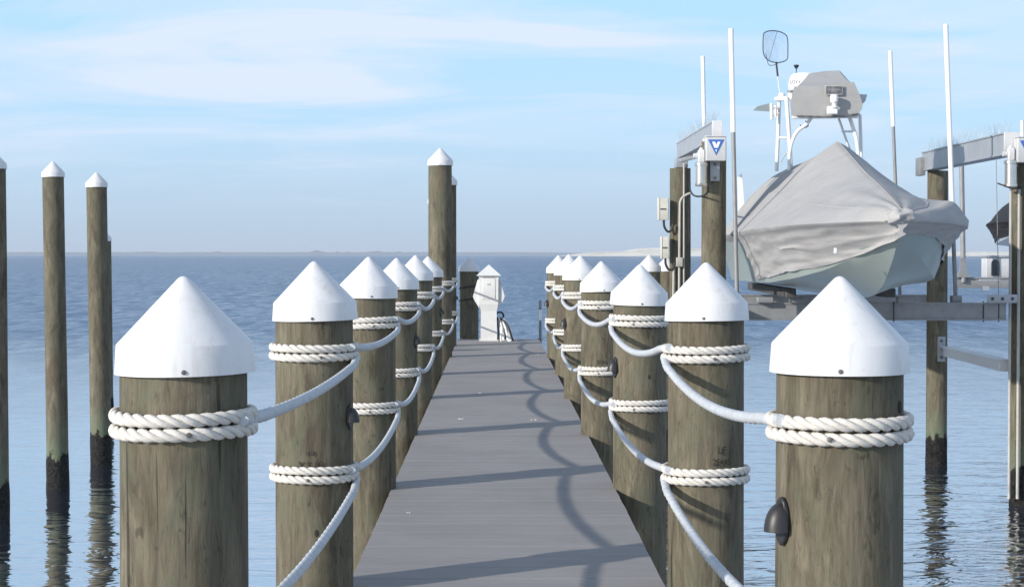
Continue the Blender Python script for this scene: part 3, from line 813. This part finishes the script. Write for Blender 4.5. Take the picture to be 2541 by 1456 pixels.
MB().tube([PB(2537, 345, 9.86), PB(2536, 300, 9.86)], .020, 10).build('drive_pipe', M['pvc'], rb_)
for px, r_ in ((2508, .018), (2529, .019)):
    a = P(px, 470, YF * K - .02); MB().tube([a, Vector((a.x, a.y, WATER + .1))], r_, 10).build('pipe', M['conduit'], rb_)
MB().tube(smooth_path([PB(2476, 455, 9.9), PB(2495, 462, 9.86), PB(2515, 468, 9.86), PB(2540, 462, 9.88)], 5), .010, 6).build('cable', M['black'], rb_)
MB().tube([PB(2472, 395, 10.1), PB(2478, 735, 9.95)], .0045, 5).build('lift_cable', M['galv'], rb_)

# ------------------------------------------------------------------ lift cradle
AX = lambda Z: Vector((PB(2159, 630, 8.79).x + .10 * (Z - 8.79), Z * K, 0))      # centre line of the boat
ang = math.atan(.10 / K)
RZ = Matrix.Rotation(-R(1.5), 3, 'Z')
cr = thing('lift_cradle', 'grey aluminium cradle with white guide posts carrying the covered boat', 'boat lift', (4.6, YA * K, 1.86))
def crossbeam(y, x0, x1, z0, z1, name):
    b = MB(); xc = (x0 + x1) / 2; w_ = x1 - x0; h_ = z1 - z0; c = Vector((xc, y, (z0 + z1) / 2))
    b.box(c + RZ @ Vector((0, 0, h_ / 2 - .01)), (w_, .15, .02), rot=RZ); b.box(c + RZ @ Vector((0, 0, -h_ / 2 + .01)), (w_, .15, .02), rot=RZ)
    b.box(c, (w_ - .004, .12, h_ - .042), rot=RZ)
    return b.build(name, M['galv'], cr)
fb = crossbeam(9.9 * K, PB(1800, 630, 9.95).x, PB(2508, 630, 9.78).x, 1.865, 2.087, 'cross_beam')
crossbeam((YB + .05) * K, 3.2, 6.5, 1.865, 2.087, 'cross_beam')
for px in (2218, 2440, 2478, 2515):
    c = P(px, 772, 9.9 * K - .10); c.z = 1.974; MB().box(c, (.013, .013, .26)).build('strap', M['black'], fb, smooth=0)
c = P(2487, 741, 9.9 * K - .16); pl = MB().box(c, (.375, .02, .105), bev=.003).build('splice_plate', M['alu'], cr)
for d in (-.125, 0, .125): MB().lathe([(.021, 0), (.021, .006), (.007, .007)], 12, c + Vector((d, -.0105, 0)), axis=(0, -1, 0)).build('bolt_hole', M['dark_opening'], pl)
for off in (-.62, .62):
    a0, a1 = AX(9.75), AX(11.9)
    b = MB(); mid = (a0 + a1) / 2; L_ = (a1 - a0).length; rz = Matrix.Rotation(-ang, 3, 'Z')
    b.box(Vector((mid.x + off, mid.y, 2.215)), (.13, L_, .11), rot=rz, bev=.012); b.build('bunk', M['bunk'], cr)
for px, w_ in ((1898, .2), (1975, .16), (2245, .2)):
    c = PB(px, 735, 9.86); MB().box((c.x, c.y, 2.124), (w_, .13, .07), bev=.008).build('bunk_bracket', M['galv'], cr)
def guide(pxs, y, split, r=.031):
    (xt, yt), (xb, yb) = pxs; a = PB(xt, yt, y); c = PB(xb, yb, y + .0); m = a.lerp(c, (split - yt) / (yb - yt))
    g = MB().tube([c, m.lerp(c, -.05)], r * .86, 12).build('guide_post', M['galv'], cr)
    MB().tube([m, a], r, 14).build('sleeve', M['pvc'], g)
    MB().lathe([(r * 1.08, -.03), (r * 1.1, 0), (r * .5, .012)], 14, a, axis=(a - c)).build('end_cap', M['pvc'], g)
guide(((1814, 73), (1830, 792)), 9.62, 328)
guide(((2347, 62), (2372, 760)), 9.98, 520)
guide(((1744, 141), (1757, 765)), 11.95, 360)
guide(((2209, 128), (2234, 750)), 11.95, 314)
MB().box(PB(1829, 775, 9.75), (.10, .60, .16), bev=.004).build('post_foot', M['galv'], cr)
MB().box(PB(2372, 745, 9.95), (.12, .14, .12), bev=.004).build('post_foot', M['galv'], cr)

# brace between the right posts
br = thing('brace_beam', 'grey channel brace low between the two right lift posts, bolted to a plate', 'brace', (p3.x - .02, p3.y, 1.4))
q0 = PB(2352, 872, 11.72); q1 = PB(2496, 908, 10.05)
b = MB(); d = (q1 - q0); rz = d.to_track_quat('Y', 'Z').to_matrix(); mid = (q0 + q1) / 2
b.box(mid, (.15, d.length, .135), rot=rz, bev=.004); b.box(mid + Vector((-.02, 0, .075)), (.20, d.length - .02, .012), rot=rz); b.build('channel', M['alu_light'], br)
pt_ = MB().box(P(2336, 866, YB * K - .165), (.115, .03, .375), bev=.004).build('plate', M['alu'], br)
for dz in (-.125, .125): MB().lathe([(.022, 0), (.022, .016)], 8, P(2336, 866, YB * K - .18) + Vector((0, 0, dz)), axis=(0, -1, 0)).build('bolt', M['screw'], pt_)

# ------------------------------------------------------------------ boats
def lin(pts, s):
    if s <= pts[0][0]: return pts[0][1]
    for (a, ya), (b2, yb) in zip(pts, pts[1:]):
        if s <= b2:
            t = (s - a) / (b2 - a); return ya + (yb - ya) * t
    return pts[-1][1]
def smo(pts, s, w_=.06): return (lin(pts, s - w_) + 2 * lin(pts, s) + lin(pts, s + w_)) / 4

ZK = [(0, 2.965), (.05, 2.87), (.2, 2.64), (.42, 2.385), (.62, 2.275), (.83, 2.215), (1.2, 2.185), (3, 2.17), (6, 2.17)]
GW = [(0, .015), (.06, .20), (.15, .40), (.3, .64), (.55, .90), (.85, 1.08), (1.2, 1.19), (1.8, 1.23), (4, 1.22), (6, 1.12)]
ZG = [(0, 3.035), (.8, 3.0), (2, 2.955), (6, 2.92)]
CW = [(0, .0), (.1, .10), (.3, .30), (.6, .55), (1.0, .80), (1.6, .95), (3, 1.02), (6, 1.0)]
ZC = [(0, 2.96), (.1, 2.86), (.3, 2.70), (.6, 2.53), (1.0, 2.42), (1.6, 2.35), (3, 2.33), (6, 2.34)]
ZR = [(0, 3.15), (.12, 3.22), (1.0, 3.64), (1.9, 4.10), (1.95, 4.115), (2.0, 4.08), (2.75, 3.90), (3.05, 3.45), (3.5, 3.2), (6, 3.06)]
PW = [(0, 2.4), (.3, 1.4), (1.0, 1.14), (1.95, 1.14), (2.3, 1.55), (2.65, 2.4), (6, 2.2)]
HL = [(0, 2.86), (.12, 2.79), (.27, 2.70), (.6, 2.565), (1.5, 2.42), (1.9, 2.38), (2.05, 2.36), (6, 2.34)]
HR = [(0, 2.90), (.15, 2.905), (.35, 2.86), (.6, 2.76), (.9, 2.63), (1.1, 2.56), (1.6, 2.58), (6, 2.55)]

def make_boat(t, tip, a, zoff, k, mats, wr=1.0, seed=0):
    """hull and fitted cover; tip: plan position of the stem head, a: heading, k: size"""
    u = Vector((math.sin(a), math.cos(a), 0)); v = Vector((math.cos(a), -math.sin(a), 0))
    def W(s, x, z): return tip + u * (s * k * K) + v * (x * k) + Vector((0, 0, zoff + (z - 2.17) * k))
    ss = [0, .02, .05, .09, .14, .2, .27, .35, .44, .54, .65, .77, .9, 1.05, 1.2, 1.4, 1.6, 1.8, 1.95, 2.1, 2.3, 2.6, 2.9, 3.2, 3.5]
    # hull
    b = MB(); cols = 13
    for s in ss:
        zk, gw, zg, cw, zc = smo(ZK, s, .02), smo(GW, s, .03), smo(ZG, s), smo(CW, s, .04), smo(ZC, s, .04)
        if s == 0: gw = .012; cw = .006
        half = []
        for i in range(4): q_ = i / 3; half.append((cw * q_, zk + (zc - zk) * q_ + .02 * math.sin(q_ * math.pi) * min(1, s)))
        for i in range(1, 4):
            q_ = i / 3; flare = q_ ** 1.35
            half.append((cw + (gw - cw) * flare, zc + (zg - zc) * q_))
        row = [(-x, z) for x, z in reversed(half[1:])] + half
        b.v += [W(s, x, z) for x, z in row]
    m = 13
    for i in range(len(ss) - 1):
        for j in range(m - 1): b.f.append((i * m + j, i * m + j + 1, (i + 1) * m + j + 1, (i + 1) * m + j))
    b.f.append(tuple(range((len(ss) - 1) * m, len(ss) * m)))
    hull = b.build('hull', mats[0], t, smooth=24)
    # cover: tent over the gunwale, then a skirt down each side to the hem
    b = MB(); ns = 130; nt_ = 44; nk = 22
    rows = []
    for i in range(ns + 1):
        s = 3.55 * (i / ns) ** 1.35 - .012
        sp = max(0, s); gw, zg, cw, zc, zk = smo(GW, sp, .03) + .03, smo(ZG, sp), smo(CW, sp, .04), smo(ZC, sp, .04), smo(ZK, sp, .02)
        zr, pw = smo(ZR, sp, .02), smo(PW, sp, .1)
        row = []
        def side_pt(sg, q_):
            """point on the skirt, q_ 0 at the gunwale, 1 at the hem"""
            hem = lin(HL if sg < 0 else HR, sp) + .012 * noise.noise(Vector((sp * 9, sg, 2 + seed)))
            z = zg + (hem - zg) * q_
            f = max(0, min(1, (z - zc) / max(.01, zg - zc))); x = cw + (gw - cw) * f ** 1.2
            tuck = .10 if (sg < 0 and sp > 1.98) else 0
            wv = .020 * noise.noise(Vector((sp * 1.7, z * 13 + sp * 3.2 * (1 if sg < 0 else -1), 1.3 * sg + seed))) + .012 * noise.noise(Vector((sp * 5, z * 22, 4 + sg + seed)))
            lip = max(0, 1 - q_ * 7) * .04
            fold = .030 * ((1 - abs(math.sin(z * 27 + sp * (5 if sg < 0 else -6) + 2.2 * noise.noise(Vector((sp * 2.6, z * 3, 5 * sg)))))) ** 2 - .3) * max(0, .45 + 1.3 * noise.noise(Vector((sp * 3.0, z * 5, 11 + sg))))
            x += .016 + lip + (wv + fold) * wr * min(1, q_ * 5) - tuck * min(1, q_ * 3)
            if q_ > .9: x += .012
            x = max(.004, x) if sp < .02 else x
            if sg > 0: x *= .965
            return (sg * x, z)
        for q_ in range(nk, 0, -1): row.append(side_pt(-1, q_ / nk))
        for j in range(nt_ + 1):
            tt = -1 + 2 * j / nt_; at = abs(tt)
            z = zg + (zr - zg) * (1 - at ** pw)
            if sp < 2.2 and tt > .55: z += .17 * math.exp(-((tt - .84) / .17) ** 2) * min(1, sp / .6) * max(0, min(1, (2.3 - sp) / .6))
            x = tt * (gw + .04) * (1 - (.035 if tt > 0 else 0) * tt)
            wv = .012 * noise.noise(Vector((sp * 1.3, tt * 2.0, 6 + seed))) + .004 * noise.noise(Vector((sp * 5 + tt * 4, tt * 9 - sp * 3, 8 + seed)))
            # tension folds running from the peak to the knotted bow corner
            rad = math.atan2(tt * gw, max(.05, sp + .05)); wv += .009 * math.sin(rad * 13 + 2 * noise.noise(Vector((sp, tt, seed)))) * math.exp(-((sp - .25) / .45) ** 2)
            z += wv * wr * (1 - at ** 6)
            row.append((x, z))
        for q_ in range(1, nk + 1): row.append(side_pt(1, q_ / nk))
        rows.append([W(s, x, z) for x, z in row])
    m = len(rows[0])
    for r_ in rows: b.v += r_
    for i in range(ns):
        for j in range(m - 1): b.f.append((i * m + j, i * m + j + 1, (i + 1) * m + j + 1, (i + 1) * m + j))
    b.f.append(tuple(range(m - 1, -1, -1)))
    b.f.append(tuple(range(ns * m, (ns + 1) * m)))
    cv = b.build('cover', mats[1], t, smooth=55)
    for jj in (nk + nt_ // 2, nk + int(nt_ * .22), nk + int(nt_ * .78)):
        MB().tube([rows[i][jj] + Vector((0, 0, .002)) for i in range(6, 88, 2)], .006 * k, 5).build('seam', mats[1], cv)
    return hull, cv, W

TIP = AX(7.96); TIP.z = 0
boat = thing('motor_boat', 'seafoam motor boat on the lift under a grey fitted cover, with a white tower', 'boat', (AX(10.5).x, 10.5 * K, 2.17))
hull, cover, BW = make_boat(boat, TIP, ang, 2.17, 1.0, (M['hull'], M['cover']))
# bunched cloth tied at the bow corner, buckle
b = MB(); c = BW(.0, -.02, 3.075); rows_, sg_ = 12, 22
for i in range(rows_ + 1):
    th = math.pi * i / rows_
    for k in range(sg_):
        a = 2 * math.pi * k / sg_; d = Vector((math.sin(th) * math.cos(a), math.sin(th) * math.sin(a), math.cos(th)))
        q_ = 1 + .45 * noise.noise(d * 1.9 + Vector((3, 1, 5))) + .05 * math.sin(a * 4 + th * 5)
        b.v.append(c + Vector((d.x * .135 * q_, d.y * .10 * q_ , d.z * .085 * q_ + .35 * d.x * .05)))
for i in range(rows_):
    for k in range(sg_):
        j = (k + 1) % sg_; b.f.append((i * sg_ + k, i * sg_ + j, (i + 1) * sg_ + j, (i + 1) * sg_ + k))
b.build('bow_knot', M['cover'], cover, smooth=50)
b = MB(); c = PB(2073, 622, 8.12); b.box(c, (.03, .02, .055), bev=.005); b.build('buckle', M['sign_white'], cover)
# white board standing at the quarter, aft of the cover corner
b = MB(); yb = 11.3
b.prism([(1831, 440), (1841, 430), (1853, 590), (1833, 590)], lambda x, y: PB(x, y, yb), lambda x, y: PB(x, y, yb) + Vector((0, .05, 0))); b.build('white_board', M['pvc'], boat, smooth=0)

# tower
TY = 10.6
def leg(pts, r=.026, y=TY): return MB().tube(smooth_path([PB(x, yy, y + (dy if False else 0)) for x, yy in pts], 6), r, 12).build('tower_leg', M['tower'], boat)
leg([(1934, 240), (1931, 330), (1927, 425)], .026, 10.75)
leg([(1951, 240), (1958, 330), (1963, 425)], .027, 10.5)
leg([(2016, 288), (2000, 310), (1980, 325), (1966, 350), (1959, 385), (1959, 425)], .024, 10.35)
leg([(2080, 290), (2094, 330), (2110, 375)], .017, 10.8)
leg([(2107, 288), (2116, 315), (2126, 350), (2132, 410)], .026, 10.4)
leg([(2134, 285), (2136, 350), (2137, 415)], .024, 10.75)
b = MB(); b.tube([PB(2090, 326, 10.78), PB(2120, 327, 10.45)], .014, 8); b.tube([PB(1935, 342, 10.74), PB(1958, 342, 10.5)], .014, 8); b.tube([PB(1952, 378, 10.5), PB(1937, 402, 10.7)], .008, 6); b.build('tower_rung', M['tower'], boat)
b = MB(); b.tube([PB(1926, 246, 10.75), PB(1972, 244, 10.45)], .03, 12); b.tube([PB(1966, 292, 10.35), PB(2128, 290, 10.35)], .020, 10); b.tube([PB(1966, 286, 10.9), PB(2134, 284, 10.9)], .020, 10); b.build('tower_rail', M['tower'], boat)
b = MB(); b.lathe([(.04, -.035), (.05, 0), (.04, .045)], 14, PB(1940, 240, 10.7)); b.lathe([(.035, -.03), (.04, 0), (.03, .04)], 14, PB(1962, 236, 10.55)); b.build('tower_hub', M['tower'], boat)
# covered tower box: lofted outline
TYR = 10.5 * K
rings = [(TYR - .50, [(1980, 288), (1967, 284), (1964, 258), (1972, 218), (2045, 215), (2117, 209), (2131, 236), (2138, 262), (2126, 285)]),
         (TYR + .10, [(1984, 289), (1972, 284), (1969, 250), (2006, 182), (2048, 177), (2084, 176), (2129, 226), (2140, 262), (2127, 286)]),
         (TYR + .62, [(1986, 287), (1976, 282), (1975, 250), (2012, 186), (2048, 182), (2082, 181), (2124, 230), (2134, 260), (2122, 284)])]
b = MB(); no = 9
def tower_ring(i, t_): return [P(x0 + (x1 - x0) * t_ , y0 + (y1 - y0) * t_, rings[i][0] + (rings[i + 1][0] - rings[i][0]) * t_) for (x0, y0), (x1, y1) in zip(rings[i][1], rings[i + 1][1])]
levels = [tower_ring(0, 0), tower_ring(0, .33), tower_ring(0, .66), tower_ring(1, 0), tower_ring(1, .5), tower_ring(1, 1)]
for k, lv in enumerate(levels):
    for i, q_ in enumerate(lv):
        q_ += Vector((.012 * noise.noise(Vector((i * 1.9, k * 1.4, 3))), 0, .014 * noise.noise(Vector((i * 1.9, k * 1.4, 7))) - (.018 if k in (1, 2) else 0))); b.v.append(q_)
for k in range(len(levels) - 1):
    for i in range(no):
        j = (i + 1) % no; b.f.append((k * no + i, k * no + j, (k + 1) * no + j, (k + 1) * no + i))
b.f.append(tuple(range(no))); b.f.append(tuple(range(len(levels) * no - 1, (len(levels) - 1) * no - 1, -1)))
tc = b.build('tower_cover', M['cover'], boat, smooth=16)
sm = tc.modifiers.new('soft', 'BEVEL'); sm.width = .018; sm.segments = 2; sm.limit_method = 'ANGLE'; sm.angle_limit = R(18)
b = MB(); b.tube([PB(x, y, 10.275) for x, y in ((1978, 288), (2035, 290), (2095, 289), (2128, 282))], .012, 6); b.build('hem', M['patch'], tc)
c0 = P(2069, 224, 10.5 * K - .535)
MB().box(c0, (.235, .012, .125), bev=.004).build('vent_frame', M['cover'], tc)
MB().box(c0 + Vector((0, -.007, 0)), (.205, .006, .095)).build('vent_patch', M['patch'], tc)
# spot light
c = P(2068, 262, 10.5 * K - .60); sl = MB().box(c + Vector((-.01, .02, -.06)), (.14, .06, .10), bev=.012).build('spotlight', M['tower'], boat)
g = MB(); g.lathe([(.045, -.02), (.03, .0), (.028, .04), (.05, .055), (.055, .12), (.045, .15), (.02, .155)], 16, c + Vector((.01, 0, -.01))); g.build('lamp_head', M['tower'], sl)
# radar dome with lettering
c = PB(1996, 222, 10.78)
rd = MB().lathe([(.12, -.05), (.205, -.035), (.222, 0), (.222, .10), (.20, .175), (.15, .215), (.02, .225)], 32, c).build('radar_dome', M['tower'], boat)
tb = text_mb('LOW', .075, .001)
vs = []
for v in tb.v:
    a = math.atan2(-c.y, -c.x) - .62 + v.x / .225; r_ = .2265 + v.z
    vs.append(c + Vector((r_ * math.cos(a), r_ * math.sin(a), .085 + v.y)))
tb.v = vs; tb.build('lettering', M['black'], rd, smooth=0)
c = PB(1976, 180, 10.8); MB().lathe([(.006, -.10), (.006, .045), (.012, .05), (.036, .085), (.036, .10), (.01, .105)], 14, c).build('antenna', M['black'], boat)
c = PB(1963, 229, 10.45); MB().lathe([(.02, -.01), (.05, 0), (.05, .02), (.02, .03)], 12, c).build('horn', M['galv'], boat)
# side gear
for (x, y0, y1, r_) in ((1914, 257, 297, .022), (1924, 262, 290, .018)):
    MB().tube([PB(x, y0, 10.7), PB(x + 1, y1, 10.7)], r_, 12).build('rod_holder', M['tower'], boat)
b = MB(); b.prism([(1869, 274), (1880, 264), (1912, 256), (1912, 277)], lambda x, y: PB(x, y, 10.72), lambda x, y: PB(x, y, 10.72) + Vector((0, .03, 0))); b.build('side_panel', M['fin'], boat, smooth=0)
b = MB(); b.tube([PB(1912, 268, 10.7), PB(1935, 268, 10.7)], .02, 8); b.tube([PB(1915, 288, 10.7), PB(1934, 282, 10.7)], .012, 8); b.build('side_bracket', M['alu_light'], boat)
b = MB(); b.prism([(2131, 234), (2152, 235), (2148, 250), (2142, 257), (2134, 252)], lambda x, y: PB(x, y, 10.5), lambda x, y: PB(x, y, 10.5) + Vector((0, .10, 0))); b.build('speaker_box', M['box_grey'], boat, smooth=0)
b = MB(); b.tube(smooth_path([PB(1998, 300, 10.4), PB(2006, 312, 10.4), PB(1994, 318, 10.4), PB(1985, 310, 10.4)], 5), .006, 6); b.build('wiring', M['black'], boat)

# landing net in its holder
net = thing('landing_net', 'blue meshed landing net standing upright in a holder on the boat tower', 'landing net', PB(1937, 240, 10.72))
hoop = [(1893, 120), (1894, 90), (1897, 82), (1910, 77), (1930, 78), (1947, 85), (1954, 96), (1955, 130), (1953, 148), (1938, 155), (1926, 156), (1908, 151), (1896, 138)]
hp = [PB(x, y, 10.72) for x, y in hoop]
MB().tube(smooth_path(hp + [hp[0]], 3), .0075, 8).build('hoop', M['net_frame'], net)
MB().tube([PB(1926, 154, 10.72), PB(1930, 190, 10.72)], .013, 8).build('grip', M['black'], net)
MB().tube([PB(1929, 185, 10.72), PB(1937, 246, 10.72)], .0085, 8).build('handle', M['alu_light'], net)
b = MB(); sp_ = smooth_path(hp + [hp[0]], 3)[:-1]; n = len(sp_); cen = sum(sp_, Vector()) / n
rows = 6
for k in range(rows + 1):
    t_ = k / rows
    for q_ in sp_: b.v.append(q_.lerp(cen + Vector((.01, 0, -.05)), t_ * .92) + Vector((0, .16 * math.sin(t_ * math.pi / 2), -.05 * math.sin(t_ * math.pi / 2))))
for k in range(rows):
    for i in range(n):
        j = (i + 1) % n; b.f.append((k * n + i, k * n + j, (k + 1) * n + j, (k + 1) * n + i))
b.f.append(tuple(range(rows * n, rows * n + n)))
b.build('net_bag', M['net'], net, smooth=80)
b = MB(); hp2 = [PB(x, y, 10.80) for x, y in ((1900, 132), (1906, 158), (1915, 163), (1930, 158))]; b.tube(smooth_path(hp2, 4), .005, 6); b.tube([PB(1928, 80, 10.74), PB(1908, 150, 10.86)], .003, 5); b.build('net_cord', M['net_frame'], net)

# ------------------------------------------------------------------ second lift and boat behind the right post
l2 = thing('back_lift', 'second grey boat lift frame with flared post, partly hidden behind the right lift post', 'boat lift', PB(2430, 715, 14.0))
a, c = PB(2386, 405, 14.0), PB(2391, 700, 14.0)
MB().tube([a, c], .045, 12).build('post', M['galv'], l2)
b = MB(); y = 13.98
prof = [(2384, 640), (2396, 640), (2399, 672), (2408, 688), (2374, 688), (2382, 672)]
b.prism(prof, lambda x, yy: PB(x, yy, y), lambda x, yy: PB(x, yy, y) + Vector((0, .06, 0))); b.build('gusset', M['galv'], l2, smooth=0)
b = MB(); b.box(PB(2470, 701, 14.05), (1.45, .14, .19), bev=.006); b.box(PB(2470, 690, 14.05) + Vector((0, 0, 0)), (1.46, .18, .02)); b.build('cross_beam', M['galv'], l2)
b = MB(); b.box(PB(2455, 695, 13.9), (.36, .03, .035), bev=.003); b.box(PB(2447, 715, 13.95), (.10, .05, .08)); b.build('bracket', M['alu'], l2)
c = PB(2470, 662, 14.3)
hs = thing('pump_housing', 'small grey housing with an arched dark opening behind the right lift post', 'housing', (c.x, c.y, c.z - .2))
b = MB(); b.box(c, (.42, .35, .38), bev=.006); b.build('body', M['box_grey'], hs)
b = MB(); zt = PB(2470, 636, 14.3).z; b.box((c.x, c.y, zt), (.50, .42, .035), bev=.006); b.build('roof', M['alu'], hs)
b = MB(); ow = .075
prof = [(-ow, -.16), (ow, -.16)] + [(ow * math.cos(q_), .06 + ow * math.sin(q_)) for q_ in (math.pi * i / 8 for i in range(9))]
b.prism(prof, lambda x, z: Vector((c.x - .05 + x, c.y - .176, c.z + z)), lambda x, z: Vector((c.x - .05 + x, c.y - .181, c.z + z))); b.build('opening', M['dark_opening'], hs, smooth=0)
bt = PB(2545, 600, 14.2); bt.z = 0
boat2 = thing('motor_boat', 'grey boat under a black cover at the right edge, behind the right lift post', 'boat', (bt.x, bt.y + 2, 2.75))
make_boat(boat2, bt, R(16.5), EYE + (630 - 618) / F * 15 * K, .58, (M['hull_grey'], M['cover_dark']), 1.2, 7)

# ------------------------------------------------------------------ light and sky
EL = 19.5; trav = Vector((.825, .565, 0)).normalized()
dirv = Vector((trav.x * math.cos(R(EL)), trav.y * math.cos(R(EL)), -math.sin(R(EL))))
sd = bpy.data.lights.new('sun', 'SUN'); sd.energy = 5.0; sd.angle = R(.85); sd.color = (1.0, .935, .85)
so = bpy.data.objects.new('sun', sd); COL.objects.link(so); so.rotation_euler = dirv.to_track_quat('-Z', 'Y').to_euler(); so.location = (-30, -20, 30)

wd = bpy.data.worlds.new('World'); S.world = wd; wd.use_nodes = True
nt = wd.node_tree; bg = nt.nodes['Background']
sky = nt.nodes.new('ShaderNodeTexSky'); sky.sky_type = 'NISHITA'; sky.sun_disc = False
sky.sun_elevation = R(EL); sky.sun_rotation = math.atan2(-trav.x, -trav.y) % (2 * math.pi)
sky.altitude = 0; sky.air_density = 1.0; sky.dust_density = 1.6; sky.ozone_density = 1.6
tc_ = nt.nodes.new('ShaderNodeTexCoord'); nrm = nt.nodes.new('ShaderNodeVectorMath'); nrm.operation = 'NORMALIZE'
L(nt, tc_.outputs['Generated'], nrm.inputs[0])
sepw = nt.nodes.new('ShaderNodeSeparateXYZ'); L(nt, nrm.outputs[0], sepw.inputs[0])
zc_ = math_n(nt, 'ADD', math_n(nt, 'MAXIMUM', sepw.outputs['Z'], 0.0), 0.10)
cu_ = nt.nodes.new('ShaderNodeCombineXYZ')
L(nt, math_n(nt, 'DIVIDE', sepw.outputs['X'], zc_), cu_.inputs[0]); L(nt, math_n(nt, 'DIVIDE', sepw.outputs['Y'], zc_), cu_.inputs[1])
mp = nt.nodes.new('ShaderNodeMapping'); mp.inputs['Rotation'].default_value = (0, 0, R(18)); mp.inputs['Scale'].default_value = (.85, 1.25, 1); mp.inputs['Location'].default_value = (5.62, 2.1, 0)
L(nt, cu_.outputs[0], mp.inputs['Vector'])
cn = N(nt, 'ShaderNodeTexNoise', Scale=1.0, Detail=7.0, Roughness=0.52, Distortion=0.7); L(nt, mp.outputs[0], cn.inputs['Vector'])
cr_ = ramp(nt, cn.outputs['Fac'], [(0.40, 0.0), (0.50, 0.40), (0.62, 1.0)], 'EASE')
# thin high veil: pale everywhere above the horizon, greyer in the haze just over the water
grad = ramp(nt, sepw.outputs['Z'], [(0.0, (5.7, 7.4, 9.2)), (0.03, (5.8, 7.9, 10.2)), (0.07, (5.8, 8.8, 11.7)), (0.13, (5.5, 8.9, 12.1)), (0.2, (5.4, 9.1, 12.6)), (0.40, (2.6, 4.7, 7.6)), (1.0, (0.9, 2.0, 4.2))])
base = mix(nt, 0.80, sky.outputs['Color'], grad.outputs['Color'])
cov = math_n(nt, 'MULTIPLY', cr_.outputs['Color'], ramp(nt, sepw.outputs['Z'], [(0.02, 0.0), (0.09, 0.8)]).outputs['Color'])
colw = mix(nt, cov, base, (8.1, 8.8, 10.3))
L(nt, colw, bg.inputs['Color']); bg.inputs['Strength'].default_value = 0.10

# ------------------------------------------------------------------ haze over the bay
hz, hn, hb = mat('bay_haze'); hn.nodes.remove(hb)
pv = hn.nodes.new('ShaderNodeVolumePrincipled'); pv.inputs['Color'].default_value = (.80, .88, 1.0, 1); pv.inputs['Density'].default_value = 0.00013; pv.inputs['Anisotropy'].default_value = 0.0
hn.links.new(pv.outputs[0], hn.nodes['Material Output'].inputs['Volume'])
ho = MB().box((0, 9900, 21.0), (40200, 20400, 45.0)).build('haze', hz, smooth=0); ho['kind'] = 'stuff'
HAZE = True
if not HAZE: bpy.data.objects.remove(ho)

# ------------------------------------------------------------------ colour management
S.view_settings.view_transform = 'Standard'; S.view_settings.look = 'None'; S.view_settings.gamma = 1.0; S.view_settings.use_curve_mapping = False
S.view_settings.exposure = 0.0
S.cycles.max_bounces = 8; S.cycles.volume_bounces = 0
